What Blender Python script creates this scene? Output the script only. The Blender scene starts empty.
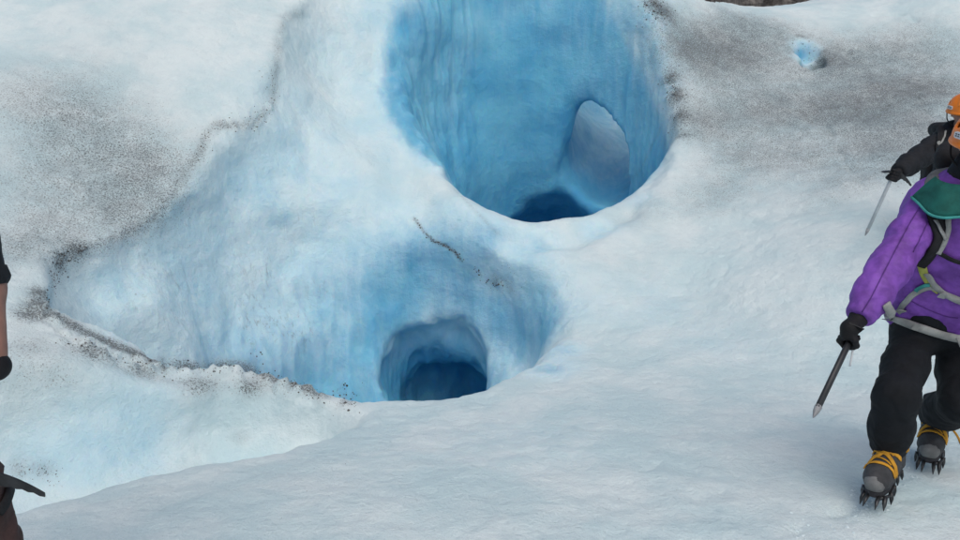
import bpy, bmesh, math, random
import numpy as np
from mathutils import Vector, Matrix
from mathutils.bvhtree import BVHTree

# ------------------------------------------------------------------ camera, world, sun, exposure
scene = bpy.context.scene
COL = scene.collection
R = math.radians
FOC, PITCH = 768.0, R(9.0)
CAM = np.array([0.0, 0.0, 1.6])
cd = bpy.data.cameras.new("camera")
cd.sensor_width = 36.0
cd.lens = 36.0 * FOC / 960.0
cd.clip_start = 0.05
cd.clip_end = 3000.0
cam = bpy.data.objects.new("camera", cd)
COL.objects.link(cam)
cam.location = CAM
cam.rotation_euler = (R(90.0) - PITCH, 0, 0)
scene.camera = cam

SUN_EL, SUN_AZ = R(57.0), R(172.0)          # azimuth clockwise from +Y
world = bpy.data.worlds.new("World")
scene.world = world
world.use_nodes = True
wn = world.node_tree
sky = wn.nodes.new("ShaderNodeTexSky")
sky.sky_type = 'NISHITA'
sky.sun_disc = False
sky.sun_elevation = SUN_EL
sky.sun_rotation = SUN_AZ
sky.air_density = 1.0
sky.dust_density = 4.0
sky.ozone_density = 1.0
wn.links.new(sky.outputs[0], wn.nodes["Background"].inputs[0])
wn.nodes["Background"].inputs[1].default_value = 0.09

sd = bpy.data.lights.new("sun", 'SUN')
sd.energy = 0.9
sd.angle = R(60.0)
sd.color = (1.0, 0.97, 0.92)
sun = bpy.data.objects.new("sun", sd)
COL.objects.link(sun)
sdir = Vector((math.sin(SUN_AZ) * math.cos(SUN_EL), math.cos(SUN_AZ) * math.cos(SUN_EL), math.sin(SUN_EL)))
sun.rotation_euler = sdir.to_track_quat('Z', 'Y').to_euler()
sun.location = (0, 0, 30)

scene.view_settings.view_transform = 'Standard'
scene.view_settings.look = 'None'
scene.view_settings.exposure = 0.14
scene.view_settings.gamma = 1.0
scene.view_settings.use_curve_mapping = False
scene.cycles.use_denoising = True
scene.cycles.max_bounces = 16
scene.cycles.diffuse_bounces = 12
scene.cycles.glossy_bounces = 4

# ------------------------------------------------------------------ helpers
SP, CP = math.sin(PITCH), math.cos(PITCH)


def ray(px, py):
    xc, yc = (px - 480.0) / FOC, (270.0 - py) / FOC
    return np.array([xc, CP + yc * SP, -SP + yc * CP])


def P(px, py, Y):
    """world point at distance Y along the ground seen at pixel px, py of the 960 wide picture"""
    d = ray(px, py)
    return CAM + d * (Y / d[1])


rng = np.random.default_rng(7)
_perm = rng.permutation(256)
_perm = np.concatenate([_perm, _perm, _perm])
_grad = rng.normal(size=(256, 3)).astype(np.float32)
_grad /= np.linalg.norm(_grad, axis=1)[:, None]


def noise(p):
    """gradient noise, p is (n,3); about -0.7..0.7"""
    p = np.asarray(p, dtype=np.float32)
    i = np.floor(p).astype(np.int64)
    f = p - i
    i &= 255
    u = f * f * f * (f * (f * 6 - 15) + 10)
    out = np.zeros(len(p), np.float32)
    for dx in (0, 1):
        wx = u[:, 0] if dx else 1 - u[:, 0]
        for dy in (0, 1):
            wy = u[:, 1] if dy else 1 - u[:, 1]
            for dz in (0, 1):
                wz = u[:, 2] if dz else 1 - u[:, 2]
                h = _perm[_perm[_perm[(i[:, 0] + dx) & 255] + ((i[:, 1] + dy) & 255)] + ((i[:, 2] + dz) & 255)]
                g = _grad[h]
                out += wx * wy * wz * (g[:, 0] * (f[:, 0] - dx) + g[:, 1] * (f[:, 1] - dy) + g[:, 2] * (f[:, 2] - dz))
    return out


def fbm(p, oct=4, gain=0.5):
    p = np.asarray(p, dtype=np.float32)
    s, a = 0, 1.0
    for o in range(oct):
        s = s + a * noise(p * (2.03 ** o) + 17.3 * o)
        a *= gain
    return s


def cells(p):
    """F1 distance of a jittered cell pattern, p (n,3)"""
    p = np.asarray(p, dtype=np.float32)
    i = np.floor(p).astype(np.int64)
    f = p - i
    best = np.full(len(p), 9.0, np.float32)
    for dx in (-1, 0, 1):
        for dy in (-1, 0, 1):
            for dz in (-1, 0, 1):
                h = _perm[_perm[_perm[(i[:, 0] + dx) & 255] + ((i[:, 1] + dy) & 255)] + ((i[:, 2] + dz) & 255)]
                j = _grad[h] * 0.45 + 0.5
                d = (j[:, 0] + dx - f[:, 0]) ** 2 + (j[:, 1] + dy - f[:, 1]) ** 2 + (j[:, 2] + dz - f[:, 2]) ** 2
                best = np.minimum(best, d)
    return np.sqrt(best)


def sstep(a, b, x):
    t = np.clip((x - a) / (b - a), 0, 1)
    return t * t * (3 - 2 * t)


def smin(a, b, k):
    h = np.clip(0.5 + 0.5 * (b - a) / k, 0, 1)
    return b + (a - b) * h - k * h * (1 - h)


def smax(a, b, k):
    return -smin(-a, -b, k)


def chain(X, Y, Z, pts, k=0.0):
    """distance to a chain of round cones; pts = [(x,y,z,r), ...]"""
    out = None
    for a, b in zip(pts[:-1], pts[1:]):
        d = np.array(b[:3], float) - np.array(a[:3], float)
        L2 = float(d @ d)
        t = np.clip(((X - a[0]) * d[0] + (Y - a[1]) * d[1] + (Z - a[2]) * d[2]) / L2, 0, 1).astype(np.float32)
        q = np.sqrt((X - a[0] - t * d[0]) ** 2 + (Y - a[1] - t * d[1]) ** 2 + (Z - a[2] - t * d[2]) ** 2) - (a[3] + t * (b[3] - a[3]))
        out = q if out is None else (smin(out, q, k) if k else np.minimum(out, q))
    return out.astype(np.float32)


def surface_nets(F, org, h):
    """F negative inside; returns verts (n,3) and quads (m,4)"""
    org = np.asarray(org, float)
    S = F < 0
    c = np.zeros(tuple(n - 1 for n in F.shape), np.int8)
    for dx in (0, 1):
        for dy in (0, 1):
            for dz in (0, 1):
                c += S[dx:F.shape[0] - 1 + dx, dy:F.shape[1] - 1 + dy, dz:F.shape[2] - 1 + dz]
    idx = np.argwhere((c > 0) & (c < 8))
    ids = np.full(c.shape, -1, np.int32)
    ids[idx[:, 0], idx[:, 1], idx[:, 2]] = np.arange(len(idx))
    corners = [(a, b, d) for a in (0, 1) for b in (0, 1) for d in (0, 1)]
    V = {k: F[idx[:, 0] + k[0], idx[:, 1] + k[1], idx[:, 2] + k[2]] for k in corners}
    acc = np.zeros((len(idx), 3))
    cnt = np.zeros(len(idx))
    for a in corners:
        for ax in range(3):
            if a[ax] == 0:
                b = list(a); b[ax] = 1; b = tuple(b)
                va, vb = V[a], V[b]
                m = (va < 0) != (vb < 0)
                t = np.where(m, va / np.where(m, va - vb, 1), 0)
                p = np.zeros((len(idx), 3)) + np.array(a)
                p[:, ax] += t
                acc += p * m[:, None]
                cnt += m
    verts = (idx + acc / cnt[:, None]) * h + org
    quads = []
    for ax in range(3):
        b1, b2 = (ax + 1) % 3, (ax + 2) % 3
        s0 = [slice(None)] * 3; s1 = [slice(None)] * 3
        s0[ax] = slice(0, -1); s1[ax] = slice(1, None)
        A, B = S[tuple(s0)], S[tuple(s1)]
        e = np.argwhere(A != B)
        ok = (e[:, b1] > 0) & (e[:, b2] > 0) & (e[:, b1] < F.shape[b1] - 1) & (e[:, b2] < F.shape[b2] - 1)
        e = e[ok]
        o1 = np.zeros(3, int); o1[b1] = 1
        o2 = np.zeros(3, int); o2[b2] = 1
        q = [ids[tuple((e - d).T)] for d in (o1 + o2, o2, 0 * o1, o1)]
        q = np.stack(q, 1)
        flip = ~A[tuple(e.T)]
        q[flip] = q[flip][:, ::-1]
        quads.append(q)
    return verts, np.concatenate(quads)


def subdivide(v, q):
    e = np.sort(np.concatenate([q[:, [0, 1]], q[:, [1, 2]], q[:, [2, 3]], q[:, [3, 0]]]), axis=1)
    key = e[:, 0].astype(np.int64) * len(v) + e[:, 1]
    u, inv = np.unique(key, return_inverse=True)
    em = (v[u // len(v)] + v[u % len(v)]) / 2
    fc = v[q].mean(1)
    n, m = len(v), len(q)
    E = inv.reshape(4, m) + n
    Fi = np.arange(m) + n + len(u)
    nq = np.concatenate([np.stack([q[:, i], E[i], Fi, E[i - 1]], 1) for i in range(4)])
    return np.concatenate([v, em, fc]), nq


def relax(v, q, n=1, lam=0.5):
    for _ in range(n):
        s = np.zeros_like(v); c = np.zeros(len(v))
        for a, b in ((0, 1), (1, 2), (2, 3), (3, 0)):
            for i, j in ((a, b), (b, a)):
                for k in range(3):
                    s[:, k] += np.bincount(q[:, i], v[q[:, j], k], len(v))
                c += np.bincount(q[:, i], minlength=len(v))
        v = v + lam * (s / np.maximum(c, 1)[:, None] - v)
    return v


def normals(v, q):
    d1, d2 = v[q[:, 2]] - v[q[:, 0]], v[q[:, 3]] - v[q[:, 1]]
    fn = np.cross(d1, d2)
    n = np.zeros_like(v)
    for i in range(4):
        for k in range(3):
            n[:, k] += np.bincount(q[:, i], fn[:, k], len(v))
    return n / np.maximum(np.linalg.norm(n, axis=1), 1e-12)[:, None]


def mesh_obj(name, v, f, mat=None, parent=None, smooth=True):
    me = bpy.data.meshes.new(name)
    v = np.asarray(v, np.float32)
    if isinstance(f, np.ndarray):
        me.vertices.add(len(v))
        me.vertices.foreach_set("co", v.ravel())
        k = f.shape[1]
        me.loops.add(f.size)
        me.loops.foreach_set("vertex_index", f.astype(np.int32).ravel())
        me.polygons.add(len(f))
        me.polygons.foreach_set("loop_start", np.arange(0, f.size, k, dtype=np.int32))
        me.update(calc_edges=True)
    else:
        me.from_pydata([tuple(map(float, p)) for p in v], [], f)
    me.polygons.foreach_set("use_smooth", np.full(len(me.polygons), smooth))
    me.validate()
    if mat: me.materials.append(mat)
    o = bpy.data.objects.new(name, me)
    COL.objects.link(o)
    if parent: o.parent = parent
    return o


def attr(o, name, arr):
    a = o.data.attributes.new(name, 'FLOAT', 'POINT')
    a.data.foreach_set("value", np.asarray(arr, np.float32))


def tag(o, label=None, cat=None, group=None, kind=None):
    if label: o["label"] = label
    if cat: o["category"] = cat
    if group: o["group"] = group
    if kind: o["kind"] = kind
    return o


class NT:
    """small node-tree writer"""
    def __init__(s, name):
        s.m = bpy.data.materials.new(name); s.m.use_nodes = True
        s.t = s.m.node_tree
        s.b = s.t.nodes["Principled BSDF"]
        s.out = s.t.nodes["Material Output"]
    def n(s, kind, **kw):
        nd = s.t.nodes.new("ShaderNode" + kind)
        for k, v in kw.items(): setattr(nd, k, v)
        return nd
    def put(s, sock, v):
        if hasattr(v, "is_output") or isinstance(v, bpy.types.NodeSocket): s.t.links.new(v, sock)
        else: sock.default_value = v
    def math(s, op, a, b=0.0, c=0.0, clamp=False):
        nd = s.n("Math", operation=op, use_clamp=clamp)
        for i, v in enumerate((a, b, c)): s.put(nd.inputs[i], v)
        return nd.outputs[0]
    def mix(s, f, a, b):
        nd = s.n("Mix", data_type='RGBA')
        s.put(nd.inputs[0], f); s.put(nd.inputs[6], a); s.put(nd.inputs[7], b)
        return nd.outputs[2]
    def noise(s, scale, detail=4, rough=0.55, vec=None, dist=0.0):
        nd = s.n("TexNoise"); nd.inputs["Scale"].default_value = scale
        nd.inputs["Detail"].default_value = detail; nd.inputs["Roughness"].default_value = rough
        nd.inputs["Distortion"].default_value = dist
        s.t.links.new(vec if vec is not None else s.pos(), nd.inputs["Vector"])
        return nd.outputs["Fac"]
    def ramp(s, f, a, b):
        nd = s.n("MapRange", interpolation_type='SMOOTHSTEP')
        s.put(nd.inputs[0], f); s.put(nd.inputs[1], a); s.put(nd.inputs[2], b)
        return nd.outputs[0]
    def attr(s, name):
        return s.n("Attribute", attribute_name=name).outputs["Fac"]
    def pos(s):
        return s.n("NewGeometry").outputs["Position"]
    def obj(s):
        return s.n("TexCoord").outputs["Object"]
    def bump(s, h, strength, dist, normal=None):
        nd = s.n("Bump"); nd.inputs["Strength"].default_value = strength; nd.inputs["Distance"].default_value = dist
        s.t.links.new(h, nd.inputs["Height"])
        if normal is not None: s.t.links.new(normal, nd.inputs["Normal"])
        return nd.outputs[0]


# ------------------------------------------------------------------ glacier shape
X0, X1, Y0, Y1, Z0, Z1 = -7.2, 7.2, -1.6, 15.6, -3.6, 7.0
VOX = 0.052

ctrl = [(-6, -2, .0), (-3, -2, 0), (0, -2, 0), (3, -2, 0), (6, -2, 0), (-6, 1, .05), (-3, 1, 0), (0, 1, 0), (3, 1, 0.02), (6, 1, .1),
        (-2.2, 3, 0), (-1, 3, 0), (0, 3, 0), (1.2, 3, 0), (2.2, 3, 0), (3.5, 3.3, .05), (5.5, 3.3, .2), (0, 4.2, -.05), (-1, 4.0, -.07), (-2.2, 3.3, -.07), (-.9, 4.4, -.12), (0, 4.8, -.12), (.58, 5.45, -.10), (2.2, 3.8, .03), (1.1, 4.4, -.02),
        (-2.7, 4.9, .30), (-2.2, 5.2, .02), (-1.74, 5.4, .0), (-1.12, 5.5, -.12), (-4, 3.6, .1), (-5.5, 3.6, .35),
        (3.9, 6.3, .42), (5.5, 6.3, .7), (7, 5, .6), (7, 8, 1.8)]
for px, py, Y in [(700, 350, 5.9), (800, 380, 5.25), (700, 300, 6.9), (850, 300, 6.1), (700, 235, 8.0), (600, 262, 7.5),
                  (864, 240, 6.7), (950, 200, 7.5), (700, 150, 9.3), (700, 80, 10.6), (690, -14, 12.2), (800, 120, 9.8), (800, 52, 11.3),
                  (735, 6, 12.4), (775, 9, 12.4), (830, 8, 12.4), (900, 100, 9.9), (900, 50, 11.2), (890, 2, 12.4), (960, 60, 10.8), (960, -6, 12.2),
                  (20, 270, 5.6), (100, 200, 6.8), (100, 100, 7.7), (20, 100, 7.3), (20, 0, 8.8), (200, 0, 9.3), (200, 100, 8.0), (280, 20, 9.4),
                  (480, 250, 7.6), (505, 290, 7.2), (540, 100, 9.6), (400, 60, 9.3), (400, -30, 10.5), (400, -60, 11.0)]:
    ctrl.append(tuple(P(px, py, Y)))
ctrl += [(-7, 9, 3.4), (-7, 6, 1.6), (-7, 12, 5.2), (-4, 12, 5.4), (-1, 13, 6.2), (.9, 11.4, 5.3), (2.2, 12.0, 4.7), (1, 14, 6.6), (3.4, 14, 4.0), (6, 14, 4.2), (7, 12, 3.9),
         (-7, 16, 6.2), (-3, 16, 6.4), (0, 16, 5.9), (4, 16, 4.2), (7, 16, 4.4)]
ctrl = np.array(ctrl, float)


def fit_height(c):
    n = len(c)
    d = np.linalg.norm(c[:, None, :2] - c[None, :, :2], axis=2)
    K = d ** 2 * np.log(d + 1e-9) + np.eye(n) * 0.05
    T = np.concatenate([np.ones((n, 1)), c[:, :2]], 1)
    A = np.block([[K, T], [T.T, np.zeros((3, 3))]])
    return np.linalg.solve(A, np.concatenate([c[:, 2], np.zeros(3)]))


W_H = fit_height(ctrl)


def height(x, y):
    out = W_H[-3] + W_H[-2] * x + W_H[-1] * y
    for (cx, cy, _), w in zip(ctrl, W_H):
        d2 = (x - cx) ** 2 + (y - cy) ** 2
        out = out + w * 0.5 * d2 * np.log(d2 + 1e-18)
    return out


xs = np.arange(X0, X1 + 1e-6, VOX); ys = np.arange(Y0, Y1 + 1e-6, VOX); zs = np.arange(Z0, Z1 + 1e-6, VOX)
gx, gy = np.meshgrid(xs, ys, indexing='ij')
Hg = height(gx, gy)
pn = np.stack([gx.ravel(), gy.ravel(), np.zeros(gx.size)], 1)
rough = (sstep(5.0, 8.0, gy) * 0.8 + 0.2) * (1 - .85 * sstep(10.8, 12.0, gy) * sstep(2.6, 3.4, gx))
Hg = Hg + (fbm(pn * 0.55, 3).reshape(gx.shape) * 0.12 + fbm(pn * 2.2 + 5, 3).reshape(gx.shape) * 0.035) * rough
gh = np.gradient(Hg, VOX)
slope = (1 / np.sqrt(1 + gh[0] ** 2 + gh[1] ** 2)).astype(np.float32)
Hg = Hg.astype(np.float32)
X = xs[:, None, None].astype(np.float32); Y = ys[None, :, None].astype(np.float32); Z = zs[None, None, :].astype(np.float32)


def up(px, py, yy, dz, r): return tuple(P(px, py, yy) + np.array([0, 0, dz])) + (r,)


_e = P(803, 56, 11.2)
G1 = [(-1.0, 10.9, 5.6, 1.35), (-.98, 8.95, 3.2, 1.28), (-1.22, 7.3, 1.85, 1.36), (-1.45, 6.88, .6, 1.22), (-1.35, 6.55, -1.2, 1.08)]
G2 = [up(104, 294, 6.0, .12, .40), up(222, 238, 6.9, .2, .50), up(285, 182, 7.7, .25, .50), up(336, 138, 8.3, .3, .50), up(346, 45, 9.3, .3, .50)]
G3 = [(-2.95, 5.6, .3, .3), (-2.35, 5.95, -.1, .62), (-1.6, 6.2, -.5, .75), (-1.0, 6.4, -1.0, .95), (-.4, 6.4, -1.4, .9)]
G4 = [(-.45, 6.25, .35, 1.02), (-.42, 7.25, -.12, 1.02)]
TR = [(-3.4, 3.4, .35, .72), (-2.5, 3.95, .03, .66), (-1.6, 4.62, -.08, .56), (-1.1, 4.95, -.1, .34)]
CV = [(-.48, 7.2, -.66, .48), (-.48, 8.1, -.85, .5), (-.32, 8.9, -1.45, .56), (-.2, 9.5, -2.7, .62)]
M1 = [(.68, 9.9, 5.6, 2.0), (.8, 10.05, 2.5, 1.68), (1.0, 10.7, .5, 1.25), (1.1, 11.2, -3.0, 1.0)]
M2 = [(.7, 7.6, 2.75, 1.5), (.76, 9.0, 1.95, 1.3)]
CH = [(1.92, 11.75, 1.38, .66), (2.42, 12.4, 2.15, .86), (2.5, 13.1, 3.3, 1.3), (2.5, 14.2, 6.0, 2.2)]
SK = [(1.1, 11.2, .3, .72), (1.05, 12.4, -.2, .85), (1.0, 13.6, -2.5, .7)]
LD = [up(486, 236, 7.75, .16, .16), up(520, 246, 7.75, .16, .24), up(575, 243, 7.9, .16, .26), up(625, 215, 8.4, .16, .24), up(655, 165, 9.3, .16, .2)]
EY = [(_e[0], _e[1] - .05, _e[2] - .35, .19), (_e[0] - .02, _e[1] - .16, _e[2] + .08, .19), (_e[0], _e[1] + .22, _e[2] + .34, .2), (_e[0], _e[1] + .2, _e[2] + .1, .2)]


def cave_rough(X, Y, Z):
    return .05 * np.sin(8.3 * X + 3 * Z + 1) * np.sin(6.1 * Z + 2 * Y) + .012 * np.sin(15 * Z + 9 * X)


CARVES = [
    (G1 + G2 + G3 + G4, lambda X, Y, Z: smin(smin(smin(chain(X, Y, Z, G1, .2), chain(X, Y, Z, G2, .2), .2), chain(X, Y, Z, G3, .2), .25), chain(X, Y, Z, G4), .45),
     lambda X, Y: (.08 + .5 * sstep(-1.5, -.2, X) * sstep(5.9, 7.2, Y)).astype(np.float32)),
    (TR, lambda X, Y, Z: chain(X, Y, Z, TR, .1), .10),
    (CV, lambda X, Y, Z: smin(chain(X, Y, Z, CV, .3), chain(X, Y, Z, [(-.38, 7.2, -.36, .36), (-.38, 8.2, -.5, .36)]), .12) + .55 * cave_rough(X, Y, Z), .05),
    (M1 + M2, lambda X, Y, Z: smin(chain(X, Y, Z, M1, .3), chain(X, Y, Z, M2), .5), .30),
    (SK, lambda X, Y, Z: chain(X, Y, Z, SK, .1) + .6 * cave_rough(X, Y, Z), .08),
    (CH, lambda X, Y, Z: chain(X, Y, Z, CH, .3) + .4 * cave_rough(X, Y, Z), lambda X, Y: (.05 + .38 * (1 - sstep(1.3, 2.0, X)) + 0 * Y).astype(np.float32)),
    (LD, lambda X, Y, Z: chain(X, Y, Z, LD, .1), .10),
    (EY, lambda X, Y, Z: chain(X, Y, Z, EY), .04),
]


def ice_field():
    d = ((Z - Hg[:, :, None]) * slope[:, :, None]).astype(np.float32)
    gN = 0.2
    cx = np.arange(X0 - .4, X1 + .6, gN); cy = np.arange(2.0, Y1 + .6, gN); cz = np.arange(Z0 - .4, Z1 + .6, gN)
    A = np.stack(np.meshgrid(cx, cy, cz, indexing='ij'), -1).reshape(-1, 3)
    W = [(fbm(A * 0.75 + 31 * k, 3) * 0.28).reshape(len(cx), len(cy), len(cz)).astype(np.float32) for k in range(3)]
    for pts, fn, k in CARVES:
        a = np.array(pts)
        lo = (a[:, :3] - a[:, 3:]).min(0) - .75; hi = (a[:, :3] + a[:, 3:]).max(0) + .75
        sl = [slice(max(0, np.searchsorted(g_, l) - 1), min(len(g_), np.searchsorted(g_, h) + 1)) for g_, l, h in zip((xs, ys, zs), lo, hi)]
        ww = []
        for g in W:                                   # trilinear upsampling of the wall warp
            for ax, (c, fine) in enumerate(((cx, xs[sl[0]]), (cy, ys[sl[1]]), (cz, zs[sl[2]]))):
                t = np.clip((fine - c[0]) / gN, 0, len(c) - 1.01)
                i = np.floor(t).astype(int); fr = (t - i).astype(np.float32)
                sh = [1, 1, 1]; sh[ax] = len(fine)
                fr = fr.reshape(sh)
                g = np.take(g, i, ax) * (1 - fr) + np.take(g, i + 1, ax) * fr
            ww.append(g)
        bx, by, bz = X[sl[0]], Y[:, sl[1]], Z[:, :, sl[2]]
        wf = .45 if pts[0] in (M1[0], LD[0]) else 1.0
        f = fn(bx + wf * ww[0], by + wf * ww[1], bz + wf * ww[2])
        d[tuple(sl)] = smax(d[tuple(sl)], -f, k(bx, by) if callable(k) else k)
    return d


Fd = ice_field()
V, Q = surface_nets(Fd, (X0, Y0, Z0), VOX)
del Fd
V = relax(V, Q, 1, .4)
V, Q = subdivide(V, Q)
V = relax(V, Q, 2, .5)
N = normals(V, Q)


def gridval(G, p):
    i = np.clip(((p[:, 0] - X0) / VOX), 0, len(xs) - 1.001); j = np.clip(((p[:, 1] - Y0) / VOX), 0, len(ys) - 1.001)
    a, b = i.astype(int), j.astype(int); u, v_ = i - a, j - b
    return G[a, b] * (1 - u) * (1 - v_) + G[a + 1, b] * u * (1 - v_) + G[a, b + 1] * (1 - u) * v_ + G[a + 1, b + 1] * u * v_


depth = (gridval(Hg, V) - V[:, 2]) * gridval(slope, V)      # how far below the old weathered surface
clear = sstep(0.05, 2.2, depth + fbm(V * 1.3, 3) * .2)
md = np.abs(chain(V[:, 0], V[:, 1], V[:, 2], M1, .3))           # melt-polished shaft walls show clean dense ice
clear = np.maximum(clear, .82 * (1 - sstep(.15, .55, md)) * sstep(.05, .6, depth))
# scallops melted into the clean walls, stretched downwards; grainy crust elsewhere
sc = cells(V * np.array([5.0, 5.0, 2.6]) + 0.6 * np.stack([noise(V * 2 + 3), noise(V * 2 + 9), noise(V * 2 + 15)], 1))
sc2 = cells(V * np.array([11.0, 11.0, 6.0]) + 7)
smoothed = 1 - .65 * sstep(-.6, .2, V[:, 0]) * sstep(8.6, 9.6, V[:, 1])          # the upper shaft is polished smooth
wallm = sstep(.15, .6, clear)
flute = 1 - np.abs(noise(V * np.array([4.2, 4.2, .55]) + .35 * np.stack([noise(V * 2.1), noise(V * 2.1 + 4), 0 * V[:, 0]], 1))) * 2.2
disp = smoothed * (clear * ((sc - .55) * -.045 + (sc2 - .55) * -.012) + wallm * (flute * .05 + fbm(V * np.array([7, 7, 1.2]), 2) * .02))
disp += (1 - clear) * (fbm(V * 6.5, 4) * .014 + fbm(V * 2.6 + 4, 2) * .02 - np.clip(.33 - cells(V * 7.5), 0, 1) * .03)
V = V + N * disp[:, None]

# ---- ice material
m = NT("glacier_ice")
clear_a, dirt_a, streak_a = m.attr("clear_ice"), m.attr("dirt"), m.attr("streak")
crust = m.mix(m.ramp(m.noise(1.6, 6, .6), .35, .65), (.60, .76, .79, 1), (.745, .845, .855, 1))
crust = m.mix(m.math('MULTIPLY', m.ramp(m.noise(9, 5, .7), .5, .75), .35), crust, (.55, .68, .72, 1))
blue = m.mix(m.ramp(m.noise(1.1, 5, .6), .35, .65), (.10, .42, .655, 1), (.18, .54, .73, 1))
pale = m.mix(m.ramp(m.noise(2.0, 5, .6), .35, .65), (.54, .77, .86, 1), (.68, .85, .895, 1))
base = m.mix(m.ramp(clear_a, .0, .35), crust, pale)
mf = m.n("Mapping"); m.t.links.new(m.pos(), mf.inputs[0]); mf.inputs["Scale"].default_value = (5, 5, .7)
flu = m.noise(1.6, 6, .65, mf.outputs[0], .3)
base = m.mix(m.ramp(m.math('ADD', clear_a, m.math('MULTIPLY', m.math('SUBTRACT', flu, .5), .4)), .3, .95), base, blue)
# wind-blown grit: coarse and fine specks, denser where the dirt lies
speck = m.math('ADD', m.math('MULTIPLY', m.noise(80, 3, .85), .9), m.math('MULTIPLY', m.noise(6, 4, .6), .10))
thr = m.math('SUBTRACT', .645, m.math('MULTIPLY', dirt_a, .28))
dm = m.ramp(speck, thr, m.math('ADD', thr, .12))
dm = m.math('MULTIPLY', dm, m.ramp(dirt_a, .02, .25))
film = m.math('MULTIPLY', m.math('MULTIPLY', dirt_a, m.ramp(m.noise(5.5, 8, .72), .08, .72)), .82, clamp=True)
dcol = m.mix(m.noise(30, 2), (.06, .066, .07, 1), (.14, .148, .15, 1))
base = m.mix(film, base, (.225, .268, .295, 1))
base = m.mix(m.math('MULTIPLY', dm, .85), base, dcol)
# thin dark seepage streaks down the wall
mp = m.n("Mapping"); m.t.links.new(m.pos(), mp.inputs[0]); mp.inputs["Scale"].default_value = (6, 6, 1.0)
st = m.ramp(m.noise(3.0, 5, .75, mp.outputs[0], .4), .52, .70)
base = m.mix(m.math('MULTIPLY', m.math('MULTIPLY', st, streak_a), .75), base, (.16, .19, .21, 1))
m.put(m.b.inputs["Base Color"], base)
m.put(m.b.inputs["Roughness"], m.mix(m.noise(6, 4), (.42, .42, .42, 1), (.7, .7, .7, 1)))
m.b.inputs["Specular IOR Level"].default_value = .32
h1 = m.noise(75, 4, .7)
h2 = m.noise(14, 6, .62)
nb = m.bump(h2, .5, .035)
nb = m.bump(m.noise(36, 5, .7), .45, .014, nb)
nb = m.bump(h1, .55, .010, nb)
nb = m.bump(flu, .25, .04, nb)
m.put(m.b.inputs["Normal"], nb)
m.b.subsurface_method = 'RANDOM_WALK'
m.put(m.b.inputs["Subsurface Weight"], m.math('MULTIPLY', m.math('MULTIPLY', clear_a, m.math('SUBTRACT', 1.0, dm)), .8))
m.b.inputs["Subsurface Radius"].default_value = (.12, .5, 1.0)
m.b.inputs["Subsurface Scale"].default_value = .14
ICE = m.m

ice = mesh_obj("glacier_ice", V, Q, ICE)
tag(ice, "pale blue glacier ice with two deep melt-water shafts and grey dusty slopes", kind="structure")
bpy.context.view_layer.update()


def hit(px, py, o=None):
    d = Vector(ray(px, py)).normalized()
    ok, loc, nor, _ = (o or ice).ray_cast(Vector(CAM), d)
    return (np.array(loc), np.array(nor)) if ok else (None, None)


VF = V.astype(np.float32)


def A3_(*a): return np.array(a, float)


def dirt_field(blobs):
    f = np.zeros(len(V))
    for px, py, r, amt in blobs:
        p, n = hit(px, py)
        if p is None: continue
        rw = r / FOC * np.linalg.norm(p - CAM)
        i = np.flatnonzero((np.abs(VF[:, 0] - p[0]) < 2.4 * rw) & (np.abs(VF[:, 1] - p[1]) < 2.4 * rw))
        d2 = ((VF[i] - p) ** 2).sum(1)
        f[i] = 1 - (1 - f[i]) * (1 - amt * np.exp(-d2 / (rw * rw)))
    return f


def line(pts, r, amt, step=6):
    out = []
    for (x0, y0), (x1, y1) in zip(pts[:-1], pts[1:]):
        n = max(1, int(math.hypot(x1 - x0, y1 - y0) / step))
        for i in range(n):
            out.append((x0 + (x1 - x0) * i / n, y0 + (y1 - y0) * i / n, r, amt))
    return out


blobs = [(690, 50, 45, .65), (735, 50, 55, .65), (760, 110, 60, .55), (850, 110, 60, .65), (900, 90, 50, .6), (700, 120, 36, .5), (830, 60, 45, .6), (945, 90, 40, .5), (880, 50, 40, .4), (740, 20, 30, .4),
         (880, 150, 45, .5), (925, 125, 45, .5), (800, 160, 50, .38), (740, 155, 45, .38), (720, 190, 40, .26), (850, 180, 40, .35), (920, 170, 40, .4), (940, 60, 40, .3), (820, 205, 40, .2), (930, 40, 40, .3), (780, 30, 30, .35), (700, 205, 45, .2), (640, 215, 30, .2),
         (672, 78, 9, .8), (676, 95, 10, .8), (680, 115, 10, .6), (683, 135, 10, .45), (655, 4, 14, .8), (668, 14, 12, .6),
         (60, 125, 55, .32), (110, 165, 55, .36), (145, 195, 45, .38), (30, 185, 50, .3), (60, 230, 45, .36), (120, 215, 30, .35), (20, 95, 50, .22), (15, 250, 40, .38), (165, 165, 35, .32), (100, 100, 50, .16), (140, 125, 40, .18), (60, 80, 50, .12),
         (100, 40, 60, .08), (40, 292, 12, .9), (40, 305, 12, .9), (30, 315, 16, .7), (75, 248, 10, .6), (60, 262, 8, .7),
         (200, 386, 16, .45), (140, 372, 12, .5), (90, 352, 16, .5), (30, 345, 24, .35), (20, 380, 30, .22), (60, 375, 20, .22), (250, 388, 12, .5), (240, 437, 9, .3),
         (497, 281, 9, .5), (510, 288, 8, .3), (345, 402, 10, .5), (20, 468, 9, .4), (45, 470, 9, .4), (640, 275, 60, .10), (750, 330, 60, .06), (300, 470, 60, .08), (150, 500, 60, .10), (480, 500, 60, .05)]
blobs += line([(302, 14), (284, 18), (279, 40), (276, 70), (272, 105)], 6, .3)
blobs += line([(272, 105), (255, 124), (235, 126), (215, 124), (206, 135), (200, 152), (188, 168)], 6, .32)
blobs += line([(50, 316), (80, 330), (120, 348), (165, 365)], 8, .45, 5) + line([(165, 368), (240, 369), (290, 383), (330, 399)], 8, .45, 5) + line([(70, 345), (130, 372), (180, 382), (250, 384), (300, 396)], 9, .16, 8)
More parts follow.
